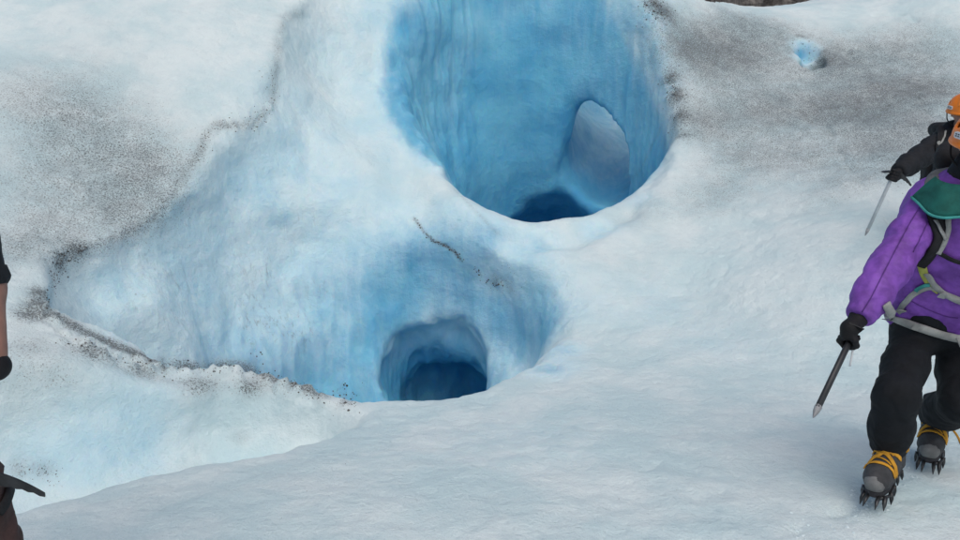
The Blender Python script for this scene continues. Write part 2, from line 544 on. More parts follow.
blobs += line([(50, 300), (56, 275), (66, 256), (90, 246), (130, 232), (160, 212), (190, 165)], 5, .22) + line([(790, 58), (792, 44), (798, 36), (806, 38), (812, 48), (816, 62)], 3, .5, 4) + line([(828, 62), (824, 52), (822, 70)], 6, .4)
blobs += line([(414, 218), (424, 232), (434, 241), (446, 246), (455, 252), (463, 262)], 1.6, .7, 2)
blobs += line([(660, 130), (640, 170), (612, 205)], 3, .22, 5) + line([(455, 190), (480, 215), (500, 236)], 2.5, .3, 4)
dirt = dirt_field([(a_, b_, c_, min(.95, d_ * 1.25)) for a_, b_, c_, d_ in blobs])
streak = dirt_field([(258, 320, 28, .95), (300, 330, 20, .85), (265, 270, 22, .6), (170, 320, 20, .6), (180, 280, 22, .6), (132, 295, 14, .8), (150, 260, 18, .5), (300, 230, 20, .5), (320, 290, 18, .4), (225, 250, 30, .35), (345, 390, 12, .6), (395, 60, 14, .25), (360, 150, 30, .2)])
clear = np.maximum(clear, dirt_field([(110, 300, 36, .38), (150, 275, 40, .38), (200, 225, 42, .38), (240, 185, 36, .36), (200, 310, 50, .42), (260, 240, 50, .36), (300, 170, 50, .3), (330, 60, 36, .3), (110, 335, 24, .35), (520, 350, 45, .6), (545, 330, 42, .8), (550, 370, 28, .7), (535, 295, 36, .6), (565, 350, 22, .5), (505, 320, 36, .6), (470, 300, 45, .65), (455, 240, 40, .5), (400, 240, 50, .4), (350, 200, 60, .2), (390, 310, 45, .85), (365, 360, 40, .85), (330, 310, 45, .45), (300, 340, 40, .35), (420, 275, 40, .6), (340, 270, 45, .3), (325, 380, 30, .5), (540, 30, 90, .8), (655, 60, 25, .6), (652, 120, 20, .55), (640, 20, 30, .6), (662, 90, 16, .5), (540, 246, 26, .6), (490, 240, 22, .6), (600, 232, 22, .5),
                                      (640, 200, 14, .4), (150, 420, 60, .2), (60, 450, 50, .3), (120, 455, 40, .25), (640, 300, 60, .18), (720, 340, 60, .14), (520, 440, 90, .12), (300, 120, 60, .25), (800, 55, 12, .9), (380, 20, 40, .35), (540, 10, 80, .5)]) * .9)
clear = clear * (1 - .45 * np.exp(-(np.linalg.norm(V - A3_(2.35, 12.8, 2.2), axis=1) / 1.35) ** 4) * sstep(11.7, 12.1, V[:, 1]))  # back chamber wall painted paler, standing in for skylight falling on it
eye_ = dirt_field([(801, 62, 11, 1), (803, 48, 9, 1), (806, 60, 11, 1), (802, 55, 11, 1)])
clear = np.maximum(clear, .62 * eye_)
dirt = dirt * (1 - eye_)
crag = dirt_field(line([(40, 300), (60, 330), (110, 356), (165, 371), (240, 373), (290, 386), (332, 402)], 12, .5, 8) + [(35, 310, 18, .6), (655, 10, 14, .5), (672, 90, 10, .5)] + line([(272, 105), (255, 124), (215, 124), (200, 152)], 8, .3, 8))
cr = crag * (np.abs(fbm(V * 5.5, 4)) * .20 - .015)
VW = V + .09 * np.stack([noise(V * 3.1), noise(V * 3.1 + 5), noise(V * 3.1 + 9)], 1) + .03 * np.stack([noise(V * 9), noise(V * 9 + 5), noise(V * 9 + 9)], 1)
for pts_, wd, dp in (([(798, 76), (815, 105), (832, 135), (850, 165), (866, 190), (884, 212), (900, 238)], .026, .035), ([(915, 92), (928, 108), (940, 122)], .03, .03),
                     ([(414, 218), (424, 232), (434, 241), (446, 246), (455, 252), (463, 262)], .014, .02), ([(875, 15), (898, 13), (915, 20)], .05, .05), ([(845, 50), (856, 60), (868, 64)], .08, .06), ([(800, 112), (812, 120)], .08, .05), ([(838, 516), (850, 511)], .035, .022), ([(790, 528), (806, 522)], .035, .02), ([(700, 500), (716, 494)], .04, .018), ([(905, 500), (918, 494)], .035, .022), ([(640, 470), (655, 464)], .04, .016), ([(760, 480), (772, 474)], .035, .018), ([(560, 520), (578, 512)], .04, .014)):
    for a_, b_ in zip(pts_[:-1], pts_[1:]):
        pa, pb = hit(*a_)[0], hit(*b_)[0]
        if pa is None or pb is None: continue
        t_ = np.clip(((V - pa) @ (pb - pa)) / ((pb - pa) @ (pb - pa)), 0, 1)
        d_ = np.linalg.norm(VW - pa - t_[:, None] * (pb - pa), axis=1)
        cr = np.minimum(cr, np.where(d_ < wd * 3, -dp * np.exp(-(d_ / wd) ** 2), 9) + np.where(d_ < wd * 3, 0, 0))
V = V + normals(V, Q) * cr[:, None]
ice.data.vertices.foreach_set("co", V.astype(np.float32).ravel())
ice.data.update()
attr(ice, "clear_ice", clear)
attr(ice, "dirt", np.clip(dirt, 0, 1))
attr(ice, "streak", streak)

# ---- ice running on to every side, and the rock slope of the valley behind
def far_height(x, y):
    cx, cy = np.clip(x, X0 + .1, X1 - .1), np.clip(y, Y0 + .1, Y1 - .1)
    h = height(cx, cy)
    out = np.hypot(x - cx, y - cy)
    t = sstep(0, 12, out)
    rise = np.where(y > Y1, 5.6, np.where(y < 2, 0.0, .38 * np.clip(y, 0, Y1) - .6))
    p = np.stack([x.ravel(), y.ravel(), np.zeros(x.size)], 1)
    n = fbm(p * .11, 4).reshape(x.shape) * 1.6
    return h * (1 - t) + (rise + n) * t - .06 - .02 * out * 0


ax_x = np.concatenate([-np.geomspace(1, 560, 46)[::-1] + X0 + 1.15, np.linspace(X0 + .3, X1 - .3, 30), np.geomspace(1, 560, 46) + X1 - 1.15])
ax_y = np.concatenate([-np.geomspace(1, 300, 40)[::-1] + Y0 + 1.15, np.linspace(Y0 + .3, Y1 - .3, 34), np.geomspace(1, 560, 46) + Y1 - 1.15])
fx, fy = np.meshgrid(ax_x, ax_y, indexing='ij')
fz = far_height(fx, fy)
nI, nJ = fx.shape
ids = np.arange(nI * nJ).reshape(nI, nJ)
fq = np.stack([ids[:-1, :-1], ids[1:, :-1], ids[1:, 1:], ids[:-1, 1:]], -1).reshape(-1, 4)
cxm = fx.ravel()[fq].mean(1); cym = fy.ravel()[fq].mean(1)
keep = ~((cxm > X0 + .15) & (cxm < X1 - .15) & (cym > Y0 + .15) & (cym < Y1 - .15))
mm = NT("far_ice")
mm.put(mm.b.inputs["Base Color"], mm.mix(mm.ramp(mm.noise(.8, 8, .7), .4, .65), (.66, .76, .80, 1), (.45, .48, .48, 1)))
mm.b.inputs["Roughness"].default_value = .65
mm.put(mm.b.inputs["Normal"], mm.bump(mm.noise(3, 8, .7), .6, .2))
tag(mesh_obj("glacier_field", np.stack([fx.ravel(), fy.ravel(), fz.ravel()], 1), fq[keep], mm.m), "wide glacier ice running on around the shafts", kind="structure")

hx, hy = np.meshgrid(np.linspace(-420, 420, 220), np.linspace(0, 1, 70), indexing='ij')
pY = 150 + hy * 260 + 40 * np.sin(hx * .008)
pz = hy * 150 + 2
p3 = np.stack([hx.ravel(), pY.ravel(), pz.ravel()], 1)
rn = fbm(p3 * np.array([.035, .02, .02]), 6, .58).reshape(hx.shape)
pY = pY - rn * 40; pz = pz + rn * 30 - 12
n2 = np.arange(hx.size).reshape(hx.shape)
hq = np.stack([n2[:-1, :-1], n2[1:, :-1], n2[1:, 1:], n2[:-1, 1:]], -1).reshape(-1, 4)
mr = NT("rock_slope")
mpp = mr.n("Mapping"); mr.t.links.new(mr.pos(), mpp.inputs[0]); mpp.inputs["Scale"].default_value = (.5, .5, .12)
mr.put(mr.b.inputs["Base Color"], mr.mix(mr.ramp(mr.noise(1.0, 8, .7, mpp.outputs[0]), .35, .68), (.11, .105, .10, 1), (.30, .285, .265, 1)))
mr.b.inputs["Roughness"].default_value = .95
mr.put(mr.b.inputs["Normal"], mr.bump(mr.noise(.6, 8, .7), 1.0, 1.2))
tag(mesh_obj("rock_hillside", np.stack([hx.ravel(), pY.ravel(), pz.ravel()], 1), hq, mr.m, smooth=False), "dark grey rock slope beyond the glacier rim", kind="structure")


# ------------------------------------------------------------------ materials for people and gear
def plain(name, col, rough=.8, bump=.0, scale=300, metal=0.0, var=.25, spec=.3, crease=False):
    k = NT(name)
    dark = tuple(c * (1 - var) for c in col) + (1,)
    lite = tuple(min(1, c * (1 + var)) for c in col) + (1,)
    k.put(k.b.inputs["Base Color"], k.mix(k.ramp(k.noise(14, 5, .65, k.obj()), .3, .7), dark, lite))
    k.b.inputs["Roughness"].default_value = rough
    k.b.inputs["Metallic"].default_value = metal
    k.b.inputs["Specular IOR Level"].default_value = spec
    if bump:
        nb0 = k.bump(k.noise(scale, 3, .6, k.obj()), bump, .004)
        if crease:
            w1 = k.math('ABSOLUTE', k.math('SUBTRACT', k.noise(6.5, 2, .45, k.obj(), .35), .5))
            nb0 = k.bump(k.ramp(w1, .0, .16), .42, .014, nb0)
        k.put(k.b.inputs["Normal"], nb0)
    return k.m


M = dict(
    purple=plain("purple_shell_fabric", (.20, .072, .40), .6, .3, 120, crease=True),
    green=plain("green_fabric", (.012, .115, .095), .7, .3, 150, crease=True),
    teal=plain("teal_edge", (.05, .30, .28), .7),
    greyfab=plain("grey_fabric", (.14, .145, .15), .85, .3, 150),
    black=plain("black_softshell", (.011, .013, .017), .75, .3, 160, crease=True),
    navy=plain("dark_trouser_fabric", (.007, .009, .012), .85, .4, 200, crease=True),
    glove=plain("black_glove", (.010, .010, .012), .7, .3, 200),
    brown=plain("brown_trouser_fabric", (.070, .040, .036), .85, .4, 200, crease=True),
    skin=plain("skin", (.30, .16, .12), .55, .15, 250, var=.12, spec=.4),
    orange=plain("orange_helmet_shell", (.80, .205, .012), .38, .05, 60, var=.06, spec=.5),
    helmetgrey=plain("helmet_grey", (.30, .31, .32), .5),
    white=plain("white_sticker", (.62, .64, .66), .6, var=.05),
    ink=plain("dark_print", (.03, .03, .035), .6),
    webbing=plain("grey_webbing", (.34, .35, .335), .85, .5, 500),
    yellowweb=plain("yellow_green_padding", (.40, .42, .10), .85, .4, 400),
    blackweb=plain("black_webbing", (.018, .018, .02), .8, .5, 400),
    strapyellow=plain("yellow_strap", (.60, .30, .03), .75, .4, 400),
    boot=plain("grey_boot_leather", (.05, .052, .056), .75, .5, 120),
    rubber=plain("toe_rubber", (.17, .175, .175), .7, .3, 200),
    steel=plain("dark_steel", (.06, .062, .065), .45, metal=.8, var=.3),
    bright=plain("worn_aluminium", (.55, .56, .57), .35, metal=.9, var=.15),
    shaft=plain("black_shaft", (.025, .028, .032), .45, var=.3, spec=.5),
    paleshaft=plain("pale_grey_shaft", (.50, .53, .55), .4, var=.1, spec=.5),
    lens=plain("eye_white", (.7, .7, .68), .3), iris=plain("iris", (.05, .035, .02), .3),
)


def A3(*a): return np.array(a, float)
def unit(v): v = np.asarray(v, float); return v / np.linalg.norm(v)


def sdf_obj(name, fn, lo, hi, h, mat, parent, folds=0.0, fs=9.0, rl=2, fold_dir=None):
    lo, hi = np.array(lo, float) - 3 * h, np.array(hi, float) + 3 * h
    ax = [np.arange(lo[i], hi[i] + h, h, dtype=np.float32) for i in range(3)]
    F = fn(ax[0][:, None, None], ax[1][None, :, None], ax[2][None, None, :])
    F = np.broadcast_to(F, tuple(len(a) for a in ax)).astype(np.float32)
    v, q = surface_nets(F, lo, h)
    v = relax(v, q, rl, .5)
    if folds:
        nn = normals(v, q)
        sc_ = np.array([fs, fs, fs * 1.6])
        wv = np.stack([noise(v * 6 + 3), noise(v * 6 + 11), noise(v * 6 + 23)], 1)
        w = noise(v * sc_ + wv * .9)
        rd = (1 - np.abs(w) * 2.6)
        v = v + nn * (np.clip(rd, -.5, 1) * folds + noise(v * sc_ * .45) * folds * .8)[:, None]
        v = relax(v, q, 1, .35)
    return mesh_obj(name, v, q, mat, parent)


def bounds(pts, pad=0.0):
    a = np.array([p[:3] for p in pts]); r = np.array([p[3] for p in pts])[:, None]
    return (a - r).min(0) - pad, (a + r).max(0) + pad


def J(p, r): return (float(p[0]), float(p[1]), float(p[2]), r)


def tube_mesh(pts, rad, seg=8, flat=None):
    """swept tube through pts with radius per point; returns verts, faces"""
    pts = [np.asarray(p, float) for p in pts]
    if not hasattr(rad, '__len__'): rad = [rad] * len(pts)
    vs, fs = [], []
    up = None
    for i, p in enumerate(pts):
        t = unit(pts[min(i + 1, len(pts) - 1)] - pts[max(i - 1, 0)])
        if up is None:
            up = unit(np.cross(t, A3(.31, .2, .93)))
        up = unit(up - t * (up @ t))
        sd_ = np.cross(t, up)
        for k in range(seg):
            a = 2 * math.pi * k / seg
            vs.append(p + rad[i] * (up * math.cos(a) * (flat or 1) + sd_ * math.sin(a)))
    for i in range(len(pts) - 1):
        for k in range(seg):
            fs.append((i * seg + k, i * seg + (k + 1) % seg, (i + 1) * seg + (k + 1) % seg, (i + 1) * seg + k))
    fs.append(tuple(range(seg))[::-1])
    fs.append(tuple(range((len(pts) - 1) * seg, len(pts) * seg)))
    return vs, fs


def tube(name, pts, rad, mat, parent, seg=8, flat=None):
    v, f = tube_mesh(pts, rad, seg, flat)
    return mesh_obj(name, v, f, mat, parent)


def smooth_path(pts, n=6):
    pts = [np.asarray(p, float) for p in pts]
    q = [pts[0] * 2 - pts[1]] + pts + [pts[-1] * 2 - pts[-2]]
    out = []
    for i in range(1, len(q) - 2):
        for k in range(n):
            t = k / n
            a, b, c, d = q[i - 1], q[i], q[i + 1], q[i + 2]
            out.append(.5 * (2 * b + (c - a) * t + (2 * a - 5 * b + 4 * c - d) * t * t + (3 * b - a - 3 * c + d) * t ** 3))
    out.append(pts[-1])
    return out


def ribbon(name, pts, nrm, width, thick, mat, parent, lift=0.0):
    """webbing strap with real thickness: pts on a surface, nrm outward"""
    vs, fs = [], []
    n = len(pts)
    for i in range(n):
        t = unit(pts[min(i + 1, n - 1)] - pts[max(i - 1, 0)])
        c = unit(np.cross(t, nrm[i]))
        o = unit(np.cross(c, t))
        w = width[i] if hasattr(width, '__len__') else width
        for (a, b) in ((-1, 0), (-.8, 1), (.8, 1), (1, 0), (.8, -.6), (-.8, -.6)):
            vs.append(pts[i] + c * a * w / 2 + o * (b * thick + lift))
    for i in range(n - 1):
        for k in range(6):
            fs.append((i * 6 + k, i * 6 + (k + 1) % 6, (i + 1) * 6 + (k + 1) % 6, (i + 1) * 6 + k))
    fs.append(tuple(range(6))[::-1]); fs.append(tuple(range((n - 1) * 6, n * 6)))
    return mesh_obj(name, vs, fs, mat, parent)


def strap_on(name, px, objs, width, thick, mat, parent, lift=.004, n=6):
    """a strap lying on the clothes, run through the points seen at the given picture positions"""
    bpy.context.view_layer.update()
    path = smooth_path([A3(a, b, 0) for a, b in px], n)
    P_, N_ = [], []
    for a in path:
        best = None
        for o in objs:
            p, nn = hit(a[0], a[1], o)
            if p is not None and (best is None or np.linalg.norm(p - CAM) < np.linalg.norm(best[0] - CAM)):
                best = (p, nn)
        if best is not None:
            P_.append(best[0]); N_.append(best[1])
    if len(P_) < 3: return None
    P_, N_ = np.array(P_), np.array(N_)
    for _ in range(3):
        N_[1:-1] = (N_[:-2] + N_[1:-1] * 2 + N_[2:]) / 4
        Q_ = P_.copy(); Q_[1:-1] = (P_[:-2] + P_[1:-1] * 2 + P_[2:]) / 4
        # keep straps on the outside of the cloth
        P_ = Q_ + N_ * np.clip(((P_ - Q_) * N_).sum(1), 0, None)[:, None]
    return ribbon(name, list(P_), list(N_), width, thick, mat, parent, lift)


def box_mesh(c, ex, ey, ez, bev=.25):
    """chamfered box from half-axis vectors"""
    c = np.asarray(c, float)
    vs, fs = [], []
    for sz in (-1, 1):
        for (a, b) in ((-1, -1 + bev), (-1 + bev, -1), (1 - bev, -1), (1, -1 + bev), (1, 1 - bev), (1 - bev, 1), (-1 + bev, 1), (-1, 1 - bev)):
            vs.append(c + np.asarray(ex) * a + np.asarray(ey) * b + np.asarray(ez) * sz)
    for k in range(8): fs.append((k, (k + 1) % 8, 8 + (k + 1) % 8, 8 + k))
    fs.append(tuple(range(8))[::-1]); fs.append(tuple(range(8, 16)))
    return vs, fs


def buckle(c, n, t, w, l, mat, parent, name="buckle"):
    n, t = unit(n), unit(t); s_ = unit(np.cross(n, t))
    v, f = box_mesh(c, t * l, s_ * w, n * .004)
    return mesh_obj(name, v, f, mat, parent, smooth=False)


def empty(name, loc):
    o = bpy.data.objects.new(name, None); COL.objects.link(o)
    o.empty_display_size = .1
    o.location = loc
    return o


def settle(root):
    """children were modelled in place: keep them where they are"""
    bpy.context.view_layer.update()
    inv = Matrix.Translation(root.location).inverted()
    def go(o, first):
        for c in o.children:
            if first: c.matrix_parent_inverse = inv
            go(c, False)
    go(root, True)


def head_field(X, Y, Z, c, f, u, s=1.0):
    """skull, jaw, nose, ears; f = facing, u = up"""
    f, u = unit(f), unit(u); r = np.cross(f, u)
    def at(a, b, d): return c + (f * a + r * b + u * d) * s
    d = chain(X, Y, Z, [J(at(-.02, 0, .03), .088 * s), J(at(.015, 0, .02), .083 * s)])
    d = smin(d, chain(X, Y, Z, [J(at(.04, 0, -.03), .058 * s), J(at(.055, 0, -.085), .036 * s)]), .03)
    d = smin(d, chain(X, Y, Z, [J(at(.088, 0, .0), .009), J(at(.108, 0, -.032), .014)]), .012)
    for b in (-1, 1):
        d = smin(d, chain(X, Y, Z, [J(at(-.005, b * .082, .015), .014), J(at(-.002, b * .08, -.025), .011)]), .01)
        d = smax(d, -chain(X, Y, Z, [J(at(.092, b * .026, .012), .014), J(at(.095, b * .034, .012), .013)]), .012)
    d = smin(d, chain(X, Y, Z, [J(at(.084, -.022, -.058), .009), J(at(.084, .022, -.058), .009)]), .008)
    d = smin(d, chain(X, Y, Z, [J(at(-.03, 0, -.05), .055 * s), J(at(-.045, 0, -.16), .058 * s)]), .03)
    return d


def person_body(name, c, f, u, joints, parent_label):
    """one continuous skin surface: head, neck, trunk, limbs; joints = dict of points"""
    g = joints
    def fn(X, Y, Z):
        d = head_field(X, Y, Z, c, f, u)
        nk = c - unit(u) * .14 - unit(f) * .04
        d = smin(d, chain(X, Y, Z, [J(nk, .056), J(g['neck'], .06), J(g['chest'], .10), J(g['pelvis'], .095)], .05), .04)
        for s_ in ('r', 'l'):
            d = smin(d, chain(X, Y, Z, [J(g['neck'], .05), J(g[s_ + 'sh'], .058), J(g[s_ + 'el'], .042), J(g[s_ + 'wr'], .03)], .03), .05)
            d = smin(d, chain(X, Y, Z, [J(g['pelvis'], .08), J(g[s_ + 'hip'], .07), J(g[s_ + 'kn'], .05), J(g[s_ + 'an'], .042)], .04), .05)
        return d
    P_ = [J(v, .14) for v in g.values()] + [J(c, .15)]
    lo, hi = bounds(P_)
    o = sdf_obj(name, fn, lo, hi, .011, M['skin'], None, rl=2)
    for b in (-1, 1):
        r = np.cross(unit(f), unit(u))
        ec = c + unit(f) * .079 + r * b * .031 + unit(u) * .012
        v, fa = sphere(ec, .0125)
        e = mesh_obj("eye", v, fa, M['lens'], o)
        v, fa = sphere(ec + unit(f) * .0085, .0062)
        mesh_obj("iris", v, fa, M['iris'], e)
    return o


def sphere(c, r, n=10, mth=8, sx=None):
    vs, fs = [], []
    for i in range(mth + 1):
        for k in range(n):
            a, b = math.pi * i / mth, 2 * math.pi * k / n
            vs.append(np.asarray(c) + r * A3(math.sin(a) * math.cos(b), math.sin(a) * math.sin(b), math.cos(a)))
    for i in range(mth):
        for k in range(n):
            fs.append((i * n + k, i * n + (k + 1) % n, (i + 1) * n + (k + 1) % n, (i + 1) * n + k))
    return vs, fs


def helmet(c, f, u, parent, sticker=True):
    f, u = unit(f), unit(u); u = unit(u - f * (f @ u)); r = np.cross(f, u)
    c = c + u * .035 - f * .004
    def loc(X, Y, Z):
        dx, dy, dz = X - c[0], Y - c[1], Z - c[2]
        return (dx * f[0] + dy * f[1] + dz * f[2], dx * r[0] + dy * r[1] + dz * r[2], dx * u[0] + dy * u[1] + dz * u[2])
    def fn(X, Y, Z):
        a, b, d = loc(X, Y, Z)
        q = np.sqrt((a / 1.19) ** 2 + b ** 2 + (d / 1.0) ** 2) - .123
        q = np.maximum(q, -(np.sqrt((a / 1.19) ** 2 + b ** 2 + d ** 2) - .108))
        low = -(d + .035 + .02 * np.cos(b * 18) * 0 + .25 * np.clip(-a - .05, 0, 1))
        q = smax(q, low, .012)
        brim = np.sqrt(np.clip(np.sqrt((a / 1.19) ** 2 + b ** 2) - .122, -.02, 1) ** 2 + (d + .025) ** 2) - .008
        q = smin(q, brim, .012)
        ridge = np.sqrt((np.abs(b) - .035) ** 2 + np.clip(np.sqrt((a / 1.19) ** 2 + b ** 2 + d ** 2) - .124, -.05, .05) ** 2) - .007
        ridge = np.maximum(ridge, .04 - d)
        q = smin(q, ridge, .012)
        for (va, vb) in ((.02, .085), (.02, -.085), (-.07, .075), (-.07, -.075)):
            v_ = np.sqrt(((a - va) / 2.2) ** 2 + ((d - .045) / .9) ** 2) - .012
            v_ = np.maximum(v_, -(b * np.sign(vb)))
            q = smax(q, -v_, .004)
        return q
    o = sdf_obj("helmet", fn, c - .16, c + .16, .0055, M['orange'], parent, rl=2)
    if sticker:
        for side in (-1, 1):
            for q0 in (0, 1):
                pass
            th = side * R(52)
            dirv = f * math.cos(th) + r * math.sin(th)
            pc = c + f * math.cos(th) * .1475 + r * math.sin(th) * .1255 + u * .018
            tv = unit(np.cross(u, dirv))
            v, fa = box_mesh(pc, tv * .030, u * .013, dirv * .003)
            st_ = mesh_obj("sticker", v, fa, M['white'], o, smooth=False)
            for i, (x0, x1) in enumerate(((-.023, -.014), (-.010, -.002), (.003, .010), (.014, .023))):
                for zz in (.004, -.004):
                    v, fa = box_mesh(pc + tv * (x0 + x1) / 2 + u * zz + dirv * .0032, tv * (x1 - x0) / 2, u * .0022, dirv * .0006)
                    mesh_obj("print_mark", v, fa, M['ink'], st_, smooth=False)
        for b in (-1, 1):
            pts = [c + r * b * .118 - u * .03, c + r * b * .1 - u * .1 + f * .02, c + f * .05 - u * .165 + r * b * .015]
            tube("chin_strap", smooth_path(pts, 5), .006, M['blackweb'], o, 6, .4)
    return o


def glove_grip(name, wrist, centre, axis, mat, parent, side=1):
    """closed hand round a bar running along axis through centre; five separate fingers"""
    axis = unit(axis)
    back = unit(wrist - centre)
    back = unit(back - axis * (back @ axis))
    out = np.cross(axis, back) * side
    def ring(a, rr, along):                           # a=0 points back to the wrist
        return centre + axis * along + (back * math.cos(a) + out * math.sin(a)) * rr
    def fn(X, Y, Z):
        palm = [J(wrist, .034), J(centre + back * .05 + out * .012, .033), J(ring(R(20), .034, .0), .030)]
        d = chain(X, Y, Z, palm, .02)
        d = smin(d, chain(X, Y, Z, [J(ring(R(25), .036, .030), .019), J(ring(R(25), .036, -.034), .019)]), .015)
        for k, (al, ln) in enumerate(((.033, 1.0), (.011, 1.08), (-.012, 1.0), (-.034, .86))):
            pts = [J(ring(R(a * ln + 20), rr, al), rd) for a, rr, rd in ((10, .038, .0125), (70, .036, .0122), (140, .030, .0112), (205, .026, .0105), (245, .025, .0095))]
            d = np.minimum(d, chain(X, Y, Z, pts, .004))
        th = [J(centre + back * .045 + axis * .02, .017), J(ring(R(-35), .036, .036), .0135), J(ring(R(-95), .030, .030), .0122), J(ring(R(-145), .031, .018), .011)]
        d = smin(d, chain(X, Y, Z, th, .008), .008)
        d = smin(d, chain(X, Y, Z, [J(wrist, .037), J(wrist + (wrist - centre) * .35, .040)]), .012)
        return d
    return sdf_obj(name, fn, np.minimum(wrist, centre) - .1, np.maximum(wrist, centre) + .1, .005, mat, parent, rl=1)


def relaxed_glove(name, wrist, tip_dir, palm_n, mat, parent):
    """loosely hanging hand, five curled fingers"""
    d0 = unit(tip_dir); n = unit(palm_n - d0 * (palm_n @ d0)); s_ = np.cross(d0, n)
    def fn(X, Y, Z):
        d = chain(X, Y, Z, [J(wrist, .032), J(wrist + d0 * .05, .032), J(wrist + d0 * .085, .028)], .02)
        d = smin(d, chain(X, Y, Z, [J(wrist + d0 * .085 + s_ * .03, .017), J(wrist + d0 * .08 - s_ * .03, .016)]), .02)
        for k, (b, l) in enumerate(((.033, .9), (.011, 1.0), (-.012, .95), (-.033, .78))):
            p0 = wrist + d0 * .09 + s_ * b
            p1 = p0 + (d0 * .036 + n * .010) * l
            p2 = p1 + (d0 * .020 + n * .022) * l
            p3 = p2 + (d0 * .004 + n * .022) * l
            d = np.minimum(d, chain(X, Y, Z, [J(p0, .0125), J(p1, .012), J(p2, .011), J(p3, .0095)], .004))
        t0 = wrist + d0 * .03 + s_ * .03
        d = smin(d, chain(X, Y, Z, [J(t0, .017), J(t0 + d0 * .035 + s_ * .022 + n * .012, .0135), J(t0 + d0 * .062 + s_ * .022 + n * .028, .0115)], .006), .01)
        d = smin(d, chain(X, Y, Z, [J(wrist, .036), J(wrist - d0 * .04, .038)]), .012)
        return d
    return sdf_obj(name, fn, wrist - .18, wrist + .18, .006, mat, parent, rl=1)


def ice_axe(top, tip, pick_dir, label, shaft_mat, lanyard=None):
    top, tip = np.asarray(top, float), np.asarray(tip, float)
    a = unit(tip - top); pk = unit(pick_dir - a * (np.asarray(pick_dir) @ a)); sd_ = np.cross(a, pk)
    L = np.linalg.norm(tip - top)
    root = empty("ice_axe", tuple(top))
    v, f = [], []
    tube("shaft", [top + a * .015, top + a * .1, tip - a * .05], [.017, .018, .017], shaft_mat, root, 10, .72)
    v, f = tube_mesh([tip - a * .06, tip - a * .035, tip - a * .015, tip], [.018, .015, .008, .0015], 8, .8)
    mesh_obj("spike", v, f, M['helmetgrey'], root)
    # pick: curved tapering blade with teeth underneath
    vs, fs = [], []
    n = 12
    for i in range(n + 1):
        t = i / n
        c = top + pk * (.17 * t) + a * (.055 * t * t)
        h0 = .020 * (1 - t) + .006
        tooth = (.004 if i % 2 and i > 4 else 0)
        th = .0032 * (1 - .4 * t)
        for (hh_, ss) in ((-h0, -1), (-h0, 1), (h0 + tooth, 1), (h0 + tooth, -1)):
            vs.append(c + a * hh_ + sd_ * ss * th)
    for i in range(n):
        for k in range(4): fs.append((i * 4 + k, i * 4 + (k + 1) % 4, i * 4 + 4 + (k + 1) % 4, i * 4 + 4 + k))
    fs.append((3, 2, 1, 0)); fs.append(tuple(range(n * 4, n * 4 + 4)))
    mesh_obj("pick", vs, fs, M['steel'], root, smooth=False)
    vs, fs = [], []
    for i in range(6):                                # adze: widening spoon
        t = i / 5
        c = top - pk * (.085 * t) + a * (.022 * t * t)
        w = .010 + .020 * t; th = .010 * (1 - t) + .0025
        for (x, y) in ((-w, -th), (w, -th), (w, th), (-w, th)): vs.append(c + sd_ * x + a * y)
    for i in range(5):
        for k in range(4): fs.append((i * 4 + k, i * 4 + (k + 1) % 4, i * 4 + 4 + (k + 1) % 4, i * 4 + 4 + k))
    fs.append((3, 2, 1, 0)); fs.append((20, 21, 22, 23))
    mesh_obj("adze", vs, fs, M['steel'], root, smooth=False)
    v, f = box_mesh(top + a * .004, pk * .02, a * .024, sd_ * .014)
    mesh_obj("head_socket", v, f, M['steel'], root, smooth=False)
    if lanyard is not None:
        tube("lanyard", smooth_path(lanyard, 5), .0045, M['white'], root, 6)
    settle(root)
    return tag(root, label, "ice axe", "ice axes carried by the climbers")


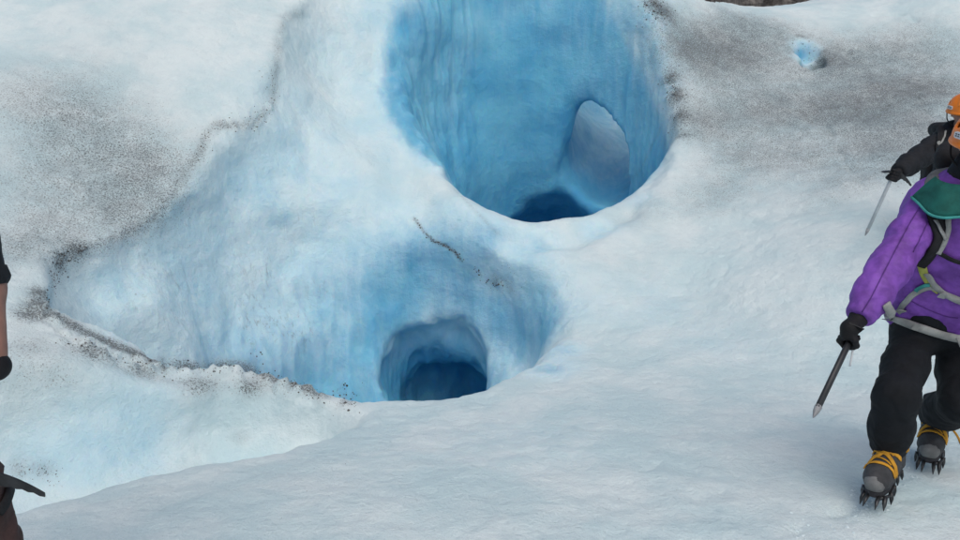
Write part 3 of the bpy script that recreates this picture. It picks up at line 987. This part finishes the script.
def boot_and_crampon(ankle, toe_dir, up, parent, S=1.14, tail=1):
    """mountain boot with strapped-on crampon; returns the boot object"""
    u = unit(up); f = unit(np.asarray(toe_dir) - u * (np.asarray(toe_dir) @ u)); r = np.cross(f, u)
    def at(a, b, c): return ankle + (f * a + r * b + u * c) * S
    def fn(X, Y, Z):
        d = chain(X, Y, Z, [J(at(-.01, 0, .10), .062 * S), J(at(-.012, 0, .03), .056 * S), J(at(-.03, 0, -.055), .046 * S)], .03)
        d = smin(d, chain(X, Y, Z, [J(at(-.03, 0, -.06), .045 * S), J(at(.06, 0, -.05), .047 * S), J(at(.13, .004, -.067), .045 * S), J(at(.165, .004, -.075), .036 * S)], .03), .04)
        hgt = (X - ankle[0]) * u[0] + (Y - ankle[1]) * u[1] + (Z - ankle[2]) * u[2]
        d = smax(d, -(hgt + .105 * S), .008)
        d = smax(d, hgt - .09 * S, .01)
        return d
    b = sdf_obj("boot", fn, ankle - .3, ankle + .3, .0075, M['boot'], parent, folds=.004, fs=22, rl=1)
    def fn2(X, Y, Z):
        d = chain(X, Y, Z, [J(at(.12, .004, -.067), .049 * S), J(at(.167, .004, -.076), .040 * S)], .02)
        hgt = (X - ankle[0]) * u[0] + (Y - ankle[1]) * u[1] + (Z - ankle[2]) * u[2]
        d = smax(d, -(hgt + .107 * S), .006)
        fr = (X - ankle[0]) * f[0] + (Y - ankle[1]) * f[1] + (Z - ankle[2]) * f[2]
        return smax(d, .112 * S - fr, .006)
    sdf_obj("toe_cap", fn2, ankle - .3, ankle + .3, .007, M['rubber'], b, rl=1)
    # sole
    vs, fs = [], []
    outline = [(-.085, .03), (-.075, .04), (.0, .036), (.07, .044), (.13, .047), (.18, .036), (.205, .012), (.205, -.006), (.18, -.03), (.13, -.04), (.07, -.04), (.0, -.036), (-.075, -.04), (-.085, -.03)]
    for cc in (-.118, -.098):
        for (a, q) in outline: vs.append(at(a, q, cc))
    n = len(outline)
    for k in range(n): fs.append((k, (k + 1) % n, n + (k + 1) % n, n + k))
    fs.append(tuple(range(n))[::-1]); fs.append(tuple(range(n, 2 * n)))
    mesh_obj("sole", vs, fs, M['ink'], b, smooth=False)
    # crampon frame and points
    for sgn in (-1, 1):
        tube("crampon_rail", [at(-.07, sgn * .036, -.124), at(.0, sgn * .030, -.124), at(.08, sgn * .042, -.124), at(.15, sgn * .045, -.124), at(.195, sgn * .022, -.122)], .007, M['steel'], b, 6)
        for (a, q, fw) in ((-.07, .036, -.005), (-.02, .033, 0), (.07, .043, .0), (.13, .047, .008), (.175, .036, .02)):
            tube("crampon_point", [at(a, sgn * q, -.118), at(a + fw, sgn * (q + .004), -.14), at(a + fw * 1.6, sgn * (q + .006), -.162)], [.012, .0095, .0015], M['steel'], b, 5)
        tube("front_point", [at(.185, sgn * .018, -.118), at(.225, sgn * .02, -.124), at(.25, sgn * .021, -.142)], [.011, .009, .0015], M['steel'], b, 5)
    tube("crampon_bar", [at(.10, -.045, -.124), at(.10, .045, -.124)], .005, M['steel'], b, 6)
    # yellow straps criss-crossing the instep, wound by rays from outside onto the boot
    bpy.context.view_layer.update()
    def wrap(pts, name="crampon_strap", w=.021):
        path = smooth_path([A3(*p) for p in pts], 6)
        PP, NN = [], []
        for p in path:
            tgt = at(p[0], 0, -.03 if p[0] > .05 else p[2] * .6)
            src = at(p[0], p[1] * 3, p[2] + .12 + max(0, (.03 - abs(p[1]))) * 2)
            tgt = at(p[0], p[1] * .3, p[2] - .04)
            ok, lo_, no_, _ = b.ray_cast(Vector(src), Vector(tgt - src).normalized())
            if ok: PP.append(np.array(lo_)); NN.append(np.array(no_))
        if len(PP) > 4: ribbon(name, PP, NN, w, .0028, M['strapyellow'], b, .004)
    wrap([(.10, -.055, -.06), (.085, -.03, -.0), (.06, .0, .02), (.03, .03, .03), (.0, .055, .0)])
    wrap([(.10, .055, -.06), (.085, .03, -.0), (.06, .0, .02), (.03, -.03, .03), (.0, -.055, .0)])
    wrap([(.035, -.06, -.01), (.055, -.02, .03), (.055, .02, .03), (.035, .06, -.01)])
    wrap([(.12, -.05, -.06), (.12, -.02, -.02), (.12, .02, -.02), (.12, .05, -.06)], w=.016)
    for q_ in range(3):
        a_ = .105 - .022 * q_; c_ = -.012 + .014 * q_
        wrap([(a_, -.03, c_ - .01), (a_ - .008, 0, c_ + .01), (a_ - .016, .03, c_ - .004)], "lace", .007)
    if tail: tube("strap_tail", smooth_path([at(.05, tail * .05, .0), at(.07, tail * .085, -.03), at(.085, tail * .11, -.07), at(.11, tail * .14, -.095)], 4), .006, M['strapyellow'], b, 6, .35)
    return b


def trousers(name, g, rr, mat, parent, hem=.0, folds=.010):
    def fn(X, Y, Z):
        d = None
        for s_ in ('r', 'l'):
            an = g[s_ + 'an'] + unit(g[s_ + 'kn'] - g[s_ + 'an']) * .02
            q = chain(X, Y, Z, [J(g[s_ + 'hip'], rr[0]), J(g[s_ + 'hip'] * .5 + g[s_ + 'kn'] * .5, rr[0] * .98), J(g[s_ + 'kn'], rr[1]), J(g[s_ + 'kn'] * .4 + an * .6, rr[1] * 1.0), J(an, rr[2])], .05)
            ax_ = unit(an - g[s_ + 'kn'])
            cut = (X - an[0]) * ax_[0] + (Y - an[1]) * ax_[1] + (Z - an[2]) * ax_[2] - .015
            q = np.maximum(q, np.where(cut > 0, cut, -1))
            d = q if d is None else smin(d, q, .03)
        top = chain(X, Y, Z, [J(g['pelvis'] + (g['rhip'] - g['lhip']) * .22, .125), J(g['pelvis'] - (g['rhip'] - g['lhip']) * .22, .125)])
        tw = chain(X, Y, Z, [J(g['pelvis'] + A3(0, 0, .0), .13), J(g['pelvis'] * .75 + g['chest'] * .25, .135)])
        return smin(smin(d, top, .06), tw, .06)
    lo, hi = bounds([J(g[k], .18) for k in ('pelvis', 'rhip', 'lhip', 'rkn', 'lkn', 'ran', 'lan')], .02)
    return sdf_obj(name, fn, lo, hi, .010, mat, parent, folds=folds, fs=11, rl=2)


def jacket(name, g, mat, parent, arm=(.080, .074, .056), torso=(.128, .128, .135), hemlen=.10, folds=.007, arms=('r', 'l'), sleeve=1.0):
    ax_ = unit(g['chest'] - g['pelvis'])
    lat = unit(g['rsh'] - g['lsh'])
    def fn(X, Y, Z):
        low = g['pelvis'] - ax_ * hemlen
        d = None
        for s_ in (-1, 1):
            off = lat * s_
            q = chain(X, Y, Z, [J(low + off * .075, torso[0]), J(g['pelvis'] * .6 + g['chest'] * .4 + off * .07, torso[1]), J(g['chest'] + off * .075, torso[2]), J(g['neck'] + off * .07 - ax_ * .06, .115)], .06)
            d = q if d is None else smin(d, q, .05)
        d = smin(d, chain(X, Y, Z, [J(g['neck'] - ax_ * .05, .1), J(g['neck'] + ax_ * .03, .082)]), .05)
        for s_ in arms:
            sh, el, wr = g[s_ + 'sh'], g[s_ + 'el'], g[s_ + 'wr']
            end = el + (wr - el) * sleeve if sleeve > 0 else sh + (el - sh) * (1 + sleeve)
            pts = [J(sh, arm[0]), J(sh * .5 + el * .5, arm[0] * .98), J(el, arm[1]), J(el * .45 + wr * .55, arm[1] * .93), J(wr, arm[2])]
            if sleeve < 0: pts = [J(sh, arm[0]), J(sh * .5 + end * .5, arm[1]), J(end, arm[2])]
            q = chain(X, Y, Z, pts, .04)
            cax = unit(pts and (np.array(pts[-1][:3]) - np.array(pts[-2][:3])))
            e_ = np.array(pts[-1][:3])
            cut = (X - e_[0]) * cax[0] + (Y - e_[1]) * cax[1] + (Z - e_[2]) * cax[2] - .012
            d = smin(d, smax(q, cut, .012), .05)
        cut = (X - low[0]) * -ax_[0] + (Y - low[1]) * -ax_[1] + (Z - low[2]) * -ax_[2]
        # only trims the trunk: hands hang lower than the hem
        trunk = np.sqrt(((X - low[0])) ** 2 + (Y - low[1]) ** 2 + (Z - low[2]) ** 2) < .34
        return np.where(trunk, smax(d, cut, .015), d)
    pts = [J(g[k], .19) for k in ('pelvis', 'chest', 'neck', 'rsh', 'lsh', 'rel', 'lel', 'rwr', 'lwr')]
    lo, hi = bounds(pts, .03); lo = lo - A3(0, 0, .1)
    return sdf_obj(name, fn, lo, hi, .010, mat, parent, folds=folds * 1.15, fs=15, rl=2)


def pack(name, c, f, u, size, mat, label):
    """rucksack behind a back: body, lid, side pocket; f = the wearer's facing"""
    f, u = unit(f), unit(u); u = unit(u - f * (f @ u)); r = np.cross(f, u)
    root = empty(name, tuple(c))
    def rb(cc, sx, sy, sz, rad):
        def fn(X, Y, Z):
            dx, dy, dz = X - cc[0], Y - cc[1], Z - cc[2]
            a, b, d = dx * f[0] + dy * f[1] + dz * f[2], dx * r[0] + dy * r[1] + dz * r[2], dx * u[0] + dy * u[1] + dz * u[2]
            qa, qb, qd = np.abs(a) - sx + rad, np.abs(b) - sy + rad, np.abs(d) - sz + rad
            return np.sqrt(np.maximum(qa, 0) ** 2 + np.maximum(qb, 0) ** 2 + np.maximum(qd, 0) ** 2) + np.minimum(np.maximum(qa, np.maximum(qb, qd)), 0) - rad
        return fn
    e = max(size) + .06
    sdf_obj("pack_body", rb(c, size[0], size[1], size[2], .06), c - e, c + e, .012, mat, root, folds=.008, fs=9)
    lc = c + u * (size[2] + .03)
    sdf_obj("pack_lid", rb(lc, size[0] * 1.05, size[1] * 1.02, .055, .05), lc - e, lc + e, .012, mat, root, folds=.006, fs=9)
    for s_ in (-1, 1):
        pc = c + r * s_ * (size[1] + .01) - u * size[2] * .5
        sdf_obj("side_pocket", rb(pc, size[0] * .7, .03, size[2] * .4, .025), pc - e, pc + e, .012, M['blackweb'], root, folds=.004)
    return root

# ------------------------------------------------------------------ climber in the purple jacket, coming down towards us on the right
def ground(x, y, z0=4.0):
    ok, loc, nor, _ = ice.ray_cast(Vector((x, y, z0)), Vector((0, 0, -1)))
    return loc[2] if ok else 0.0


def lift_to(p, dz): return p + A3(0, 0, dz)


g = dict(neck=P(958, 192, 3.28), chest=P(949, 240, 3.36), pelvis=P(932, 322, 3.55),
         rsh=P(930, 206, 3.38), rel=P(889, 268, 3.20), rwr=P(860, 316, 3.10),
         lsh=P(1008, 212, 3.22), lel=P(1040, 285, 3.28), lwr=P(1010, 338, 3.30),
         rhip=P(913, 338, 3.55), rkn=P(896, 396, 3.25), ran=P(888, 450, 3.34),
         lhip=P(958, 340, 3.62), lkn=P(962, 402, 3.35), lan=P(934, 416, 3.72))
head_c = P(984, 146, 3.18)
face = unit(A3(-.45, -.85, -.25)); hup = unit(A3(.02, -.2, 1))
pp = person_body("person", head_c, face, hup, g, "")
tag(pp, "climber in purple jacket and black trousers stepping down in crampons, swinging an ice axe", "person", "climbers on the ice")
tr = trousers("trousers", g, (.090, .084, .072), M['navy'], pp, folds=.006)
jk = jacket("jacket", g, M['purple'], pp, hemlen=.0)
b1 = boot_and_crampon(g['ran'] + A3(-.005, -.02, .015), A3(-.62, -.72, -.10), A3(-.04, -.10, 1), pp, tail=0)
b2 = boot_and_crampon(g['lan'] + A3(0, -.02, .0), A3(-.5, -.75, -.16), A3(-.05, -.16, 1), pp, tail=-1)
hc = P(851, 338, 3.07)
tipp = P(813, 418, 2.78)
glove_grip("glove", g['rwr'] + unit(g['rwr'] - g['rel']) * .015, hc, tipp - hc, M['glove'], pp)
relaxed_glove("glove", g['lwr'] + unit(g['lwr'] - g['lel']) * .02, unit(g['lwr'] - g['lel']), A3(-1, 0, 0), M['glove'], pp)
# cuff
cd_ = unit(g['rwr'] - g['rel'])
cu = [g['rwr'] + cd_ * t_ for t_ in (-.028, -.02, .0, .012)]
tube("cuff", cu, [.055, .060, .059, .052], M['purple'], jk, 20)
helmet(head_c, face, hup, pp)
seam_m = plain("dark_purple_seam", (.09, .03, .20), .7)
for pth in ([(931, 192), (921, 205), (905, 232), (886, 268), (872, 296), (862, 312)], [(936, 196), (930, 215), (921, 236), (913, 252)], [(905, 297), (925, 308), (945, 316), (958, 318)]):
    strap_on("seam", pth, [jk], .005, .0016, seam_m, jk, .001)
# grey hood rolled round the neck and the green collar flap over it
lat = unit(g['rsh'] - g['lsh']); axt = unit(g['chest'] - g['pelvis']); fwd = unit(np.cross(axt, lat)); fwd = fwd if fwd[1] < 0 else -fwd
nb_ = g['neck']


def hood_fn(X, Y, Z):
    pts = []
    for k in range(9):
        a = R(-150 + 300 * k / 8)
        pts.append(J(nb_ + axt * .035 + lat * math.sin(a) * .092 + fwd * (math.cos(a) * .085 + .0), .036))
    return chain(X, Y, Z, pts, .02)


hood = sdf_obj("rolled_hood", hood_fn, nb_ - .3, nb_ + .3, .009, M['greyfab'], jk, folds=.007, fs=12)
bpy.context.view_layer.update()
# collar: a cape-like flap hanging from the neck over the shoulder and chest
vs, fs = [], []
nu, nv = 28, 8
for i in range(nu + 1):
    a = R(-72 + 144 * i / nu)
    dirv = lat * math.sin(a) + fwd * math.cos(a)
    for j in range(nv + 1):
        t = j / nv
        w = .09 + .075 * t + .012 * math.sin(a * 5) * t
        fl = 1.25 if abs(math.sin(a)) > .0 else 1
        dropv = .095 - (.085 + .03 * max(0, math.cos(a * 1.0))) * t ** 1.2
        p = nb_ + dirv * (w * (1 + .06 * abs(math.sin(a)))) + axt * dropv + fwd * .02
        # rest on the jacket
        src = p + dirv * .25 + axt * .08
        ok, lo_, no_, _ = jk.ray_cast(Vector(src), Vector(unit(nb_ - axt * .10 - src)))
        vs.append(p)
no_off = len(vs)
cn = unit(fwd + axt * .5)
inner = [v - unit(v - (nb_ - axt * .15)) * .007 for v in vs]
for i in range(nu):
    for j in range(nv):
        a = i * (nv + 1) + j
        fs.append((a, a + 1, a + nv + 2, a + nv + 1))
        fs.append((no_off + a, no_off + a + nv + 1, no_off + a + nv + 2, no_off + a + 1))
for i in range(nu):
    a = i * (nv + 1) + nv
    fs.append((a, no_off + a, no_off + a + nv + 1, a + nv + 1))
    a = i * (nv + 1)
    fs.append((a, a + nv + 1, no_off + a + nv + 1, no_off + a))
tube("neck_gaiter", [nb_ + axt * t_ + (head_c - nb_ - axt * .16) * t_ / .16 for t_ in (-.02, .03, .08, .12)], [.085, .082, .074, .066], M['black'], jk, 18)
collar = mesh_obj("collar", vs + inner, fs, M['green'], jk)
tube("collar_edge", [vs[i * (nv + 1) + nv] for i in range(nu + 1)], .006, M['teal'], collar, 6)

# harness
hr = empty("harness_mount", tuple(g['pelvis'])); bpy.data.objects.remove(hr)
J1 = [tr, jk]
def st(name, px, w, mat, parent, lift=.006, thick=.004, objs=None): return strap_on(name, px, objs or J1, w, thick, mat, parent, lift)
hs = st("harness_waist_belt", [(885, 303), (889, 314), (905, 322), (925, 329), (945, 335), (962, 338), (990, 334)], .040, M['webbing'], pp, .008, .006)
if hs:
    st("leg_strap", [(899, 312), (905, 303), (915, 293), (928, 287), (938, 289), (950, 296), (970, 302)], .026, M['webbing'], hs)
    st("harness_padding", [(921, 262), (925, 275), (932, 285), (940, 291)], .036, M['yellowweb'], hs, .006)
    st("riser_strap", [(927, 272), (935, 284), (945, 293), (958, 300), (975, 303)], .026, M['webbing'], hs, .012)
    st("teal_strap", [(916, 290), (922, 285), (930, 284)], .018, M['teal'], hs, .012)
    for (a, b) in ((918, 326), (891, 319), (903, 309), (945, 294)):
        p, nn = hit(a, b, jk)
        p2, n2_ = hit(a, b, tr)
        if p is None or (p2 is not None and np.linalg.norm(p2 - CAM) < np.linalg.norm(p - CAM)): p, nn = p2, n2_
        if p is not None: buckle(p + nn * .018, nn, A3(1, .1, -.25), .016, .020, M['webbing'], hs)
    tube("belay_loop", smooth_path([P(957, 338, 3.33), P(966, 352, 3.31), P(975, 340, 3.32)], 5), .007, M['webbing'], hs, 6)

# rucksack on her back, its straps over the chest
bk = pack("backpack", g['chest'] - fwd * .26 + axt * .05, fwd, axt, (.08, .12, .19), M['blackweb'], "")
tag(bk, "black backpack worn over the purple jacket, grey strap across the chest", "backpack", "backpacks worn by the climbers")
st("shoulder_strap", [(934, 205), (936, 222), (936, 238), (928, 252), (919, 262)], .070, M['blackweb'], bk, .012, .012)
st("shoulder_strap", [(991, 208), (993, 225), (994, 240), (998, 256)], .060, M['blackweb'], bk, .012, .012)
st("adjuster_strap", [(950, 212), (947, 226), (942, 240), (937, 252)], .022, M['webbing'], bk, .026)
st("adjuster_strap", [(930, 222), (934, 232), (941, 237)], .020, M['webbing'], bk, .028)
st("chest_strap", [(930, 247), (945, 255), (962, 262), (990, 264)], .020, M['blackweb'], bk, .012)
settle(bk)
axe_a = ice_axe(hc - unit(tipp - hc) * .015, tipp, hc - CAM, "black ice axe in the gloved hand beside the purple sleeve, spike pointing down", M['shaft'],
                [P(854, 344, 3.05), P(852, 355, 3.04), P(850, 366, 3.04)])

# ------------------------------------------------------------------ climber in black behind
fx0, fy0 = 4.02, 6.55
gz = ground(fx0, fy0)
q = dict(neck=P(956, 133, 6.35), chest=P(962, 165, 6.45), pelvis=P(972, 226, 6.65),
         rsh=P(944, 141, 6.35), rel=P(920, 157, 6.15), rwr=P(899, 171, 5.95),
         lsh=P(984, 145, 6.45), lel=P(1000, 180, 6.4), lwr=P(992, 212, 6.2))
pel = q['pelvis']
q['rhip'] = pel + A3(-.09, 0, -.05); q['lhip'] = pel + A3(.09, 0, -.05)
for k_, dx_, dy_ in (('r', -.10, -.12), ('l', .12, .10)):
    ax0, ay0 = pel[0] + dx_, pel[1] + dy_
    q[k_ + 'an'] = A3(ax0, ay0, ground(ax0, ay0) + .15)
    md = (q[k_ + 'hip'] + q[k_ + 'an']) / 2
    q[k_ + 'kn'] = md + A3(-.03, -.14, 0)
h2 = P(964, 113, 6.22); face2 = unit(A3(-.55, -.8, -.2))
p2_ = person_body("person", h2, face2, unit(A3(0, -.15, 1)), q, "")
tag(p2_, "climber in black jacket and orange helmet behind the purple jacket, reaching out an arm", "person", "climbers on the ice")
tr2 = trousers("trousers", q, (.105, .09, .08), M['navy'], p2_)
jk2 = jacket("jacket", q, M['black'], p2_, arm=(.092, .082, .056), hemlen=.05)
for k_ in ('r', 'l'):
    boot_and_crampon(q[k_ + 'an'] + A3(0, 0, -.0), A3(-.3, -.9, -.1), A3(0, -.1, 1), p2_)
hc2 = P(893, 175, 5.88); tip2 = P(865, 236, 5.95)
ok_, l_, n_, _ = ice.ray_cast(Vector(CAM), Vector(ray(865, 237)).normalized())
glove_grip("glove", q['rwr'], hc2, tip2 - hc2, M['glove'], p2_)
relaxed_glove("glove", q['lwr'], unit(q['lwr'] - q['lel']), A3(-1, 0, 0), M['glove'], p2_)
helmet(h2, face2, unit(A3(0, -.15, 1)), p2_)
bk2 = pack("backpack", q['chest'] + A3(.05, .27, .03), A3(-.2, -.95, 0), A3(0, 0, 1), (.11, .16, .24), M['black'], "")
tag(bk2, "black backpack with shoulder strap and buckle on the climber in black", "backpack", "backpacks worn by the climbers")
strap_on("shoulder_strap", [(940, 128), (941, 135), (939, 143), (936, 152)], [jk2], .055, .010, M['blackweb'], bk2, .010)
strap_on("strap_webbing", [(945, 133), (942, 139), (938, 146), (935, 150)], [jk2], .014, .004, M['webbing'], bk2, .022)
strap_on("strap_webbing", [(938, 146), (941, 158), (936, 170), (932, 178)], [jk2], .012, .004, M['webbing'], bk2, .014)
for (a, b) in ((937, 145), (932, 178)):
    p, nn = hit(a, b, jk2)
    if p is not None: buckle(p + nn * .022, nn, A3(.2, 0, -1), .014, .018, M['webbing'], bk2)
settle(bk2)
ice_axe(hc2 - unit(tip2 - hc2) * .02, tip2, A3(.9, .1, -.6), "pale grey ice axe held out by the climber in black, spike near the ice", M['paleshaft'])

# ------------------------------------------------------------------ climber cut off by the left edge
w = dict(neck=P(-112, 130, 1.95), chest=P(-118, 235, 1.95), pelvis=P(-112, 405, 1.95),
         rsh=P(-58, 185, 1.97), rel=P(-14, 287, 1.95), rwr=P(-5, 358, 1.88),
         lsh=P(-195, 190, 1.98), lel=P(-220, 330, 2.0), lwr=P(-185, 420, 2.15))
pw = w['pelvis']
w['rhip'] = P(-62, 430, 1.95); w['lhip'] = P(-140, 430, 1.98)
w['ran'] = A3(w['rhip'][0] + .03, 1.93, .12); w['lan'] = A3(w['lhip'][0] - .03, 2.0, .12)
w['rkn'] = (w['rhip'] + w['ran']) / 2 + A3(.035, .05, .02); w['lkn'] = (w['lhip'] + w['lan']) / 2 + A3(0, .05, .02)
h3 = w['neck'] + A3(0, .05, .19)
face3 = unit(A3(.15, 1, -.1))
p3_ = person_body("person", h3, face3, unit(A3(0, .05, 1)), w, "")
tag(p3_, "person at the left edge in dark top with bare forearm and brown trousers", "person", "climbers on the ice")
tr3 = trousers("trousers", w, (.098, .085, .07), M['brown'], p3_)
jk3 = jacket("shirt", w, M['black'], p3_, arm=(.07, .062, .056), hemlen=.06, sleeve=-.03, folds=.007)
dn = unit(w['rel'] - w['rsh']); hemp = w['rsh'] + (w['rel'] - w['rsh']) * .97
for k_, (o_, rr_) in enumerate(((-.055, .060), (-.015, .062))):
    tube("rolled_cuff", [hemp + dn * (o_ - .02), hemp + dn * (o_ - .014), hemp + dn * (o_ + .014), hemp + dn * (o_ + .02)], [rr_ - .006, rr_ + .002, rr_ + .002, rr_ - .006], M['black'], jk3, 18)
for k_ in ('r', 'l'):
    boot_and_crampon(w[k_ + 'an'] + A3(0, 0, .02), A3(.05, 1, 0), A3(0, 0, 1), p3_)
    relaxed_glove("glove", w[k_ + 'wr'] + A3(-.035, .01, -.035), unit(A3(-.9, .35, -.35)) if k_ == 'r' else unit(w[k_ + 'wr'] - w[k_ + 'el']), A3(0, .2, -1) if k_ == 'r' else A3(-1, 0, 0), M['glove'], p3_)
helmet(h3, face3, unit(A3(0, .05, 1)), p3_)


def belt_fn(X, Y, Z):
    c0 = w['pelvis'] + A3(-.03, 0, .115)
    pts = [J(c0 + A3(math.cos(a) * .185, math.sin(a) * .155, 0), .026) for a in np.linspace(0, 2 * math.pi, 17)]
    d = chain(X, Y, Z, pts, .01)
    return d


sdf_obj("hip_belt", belt_fn, w['pelvis'] - .35, w['pelvis'] + .45, .009, M['blackweb'], p3_, folds=.003, fs=14)
top3 = P(-24, 476, 1.95); tip3 = top3 + A3(-.06, .1, -.55)
ice_axe(top3, tip3, A3(1, .12, -.06), "black ice axe hanging at the brown trousers, toothed pick pointing right", M['shaft'])
strap_on("axe_holster", [(2, 446), (6, 466), (8, 480), (4, 500), (-4, 512)], [tr3], .035, .006, M['blackweb'], p3_, .008)


# ------------------------------------------------------------------ loose grit and stones lying on the ice
ice_now = ice
bpy.context.view_layer.update()
rnd = random.Random(4)
gv, gf = [], []


def stone(p, n, r):
    n = unit(n); t = unit(np.cross(n, A3(rnd.random(), rnd.random(), rnd.random() + .1))); b_ = np.cross(n, t)
    k = len(gv)
    for i in range(5):
        a = 2 * math.pi * i / 5 + rnd.random() * .6
        gv.append(p + (t * math.cos(a) + b_ * math.sin(a) * .75) * r * (.7 + .5 * rnd.random()) - n * r * .15)
    for i in range(3):
        a = 2 * math.pi * i / 3 + rnd.random()
        gv.append(p + (t * math.cos(a) + b_ * math.sin(a)) * r * .45 + n * r * (.35 + .4 * rnd.random()))
    gf.extend([(k, k + 1, k + 5), (k + 1, k + 2, k + 6), (k + 2, k + 3, k + 6), (k + 3, k + 4, k + 7), (k + 4, k, k + 7), (k + 5, k + 6, k + 7),
               (k + 1, k + 6, k + 5), (k + 3, k + 7, k + 6), (k, k + 5, k + 7)])


def scatter(pts, spread, n, r0, r1):
    for _ in range(n):
        i = rnd.randrange(len(pts) - 1) if len(pts) > 1 else 0
        a = pts[i]; b_ = pts[i + 1] if len(pts) > 1 else a
        t = rnd.random()
        p, nn = hit(a[0] + (b_[0] - a[0]) * t + rnd.gauss(0, spread), a[1] + (b_[1] - a[1]) * t + rnd.gauss(0, spread), ice_now)
        if p is not None: stone(p, nn, (r0 + (r1 - r0) * rnd.random() ** 3) * .62)


scatter([(414, 218), (424, 232), (434, 241), (446, 246), (455, 252), (463, 262)], 1.2, 90, .006, .022)
scatter([(472, 266), (482, 276), (492, 284), (498, 287)], 2.2, 45, .006, .028)
scatter([(498, 280), (506, 284)], 7, 60, .004, .010)
scatter([(338, 396), (352, 392), (350, 404), (342, 410)], 5, 45, .006, .028)
scatter([(255, 345), (258, 360)], 4, 18, .005, .02)
scatter([(672, 70), (676, 95), (682, 130)], 6, 260, .006, .022)
scatter([(650, 2), (664, 16)], 7, 160, .008, .03)
scatter([(272, 70), (272, 105), (255, 124), (215, 124), (200, 152), (188, 168)], 5, 320, .005, .016)
scatter([(150, 200), (110, 170), (60, 230)], 26, 420, .004, .012)
scatter([(50, 300), (60, 262), (85, 246)], 5, 160, .006, .02)
scatter([(60, 335), (120, 358), (165, 370), (240, 371), (290, 385), (330, 400)], 4, 300, .005, .018)
scatter([(690, 50), (760, 100), (850, 110), (920, 120)], 32, 900, .004, .013)
scatter([(800, 40), (816, 62)], 6, 60, .006, .02)
scatter([(20, 470), (45, 472), (55, 482)], 5, 40, .004, .012)
scatter([(300, 470), (560, 440), (700, 420), (150, 500)], 60, 60, .002, .005)
gm0 = (gv, gf)
gv, gf = [], []
for cx_, cy_ in ((868, 506), (860, 500), (880, 503), (912, 470), (840, 520), (800, 530)):
    scatter([(cx_, cy_), (cx_ - 8, cy_ + 4)], 9, 40, .004, .016)
ci = plain("ice_chip", (.66, .77, .80), .5, var=.1)
tag(mesh_obj("ice_chips", gv, gf, ci, smooth=False), "small white ice chips scattered round the boots", kind="stuff")
gv, gf = gm0
gm = plain("dark_grit", (.10, .10, .098), .95, var=.5)
tag(mesh_obj("grit", gv, gf, gm, smooth=False), "dark grit and small stones strewn over the ice", kind="stuff")
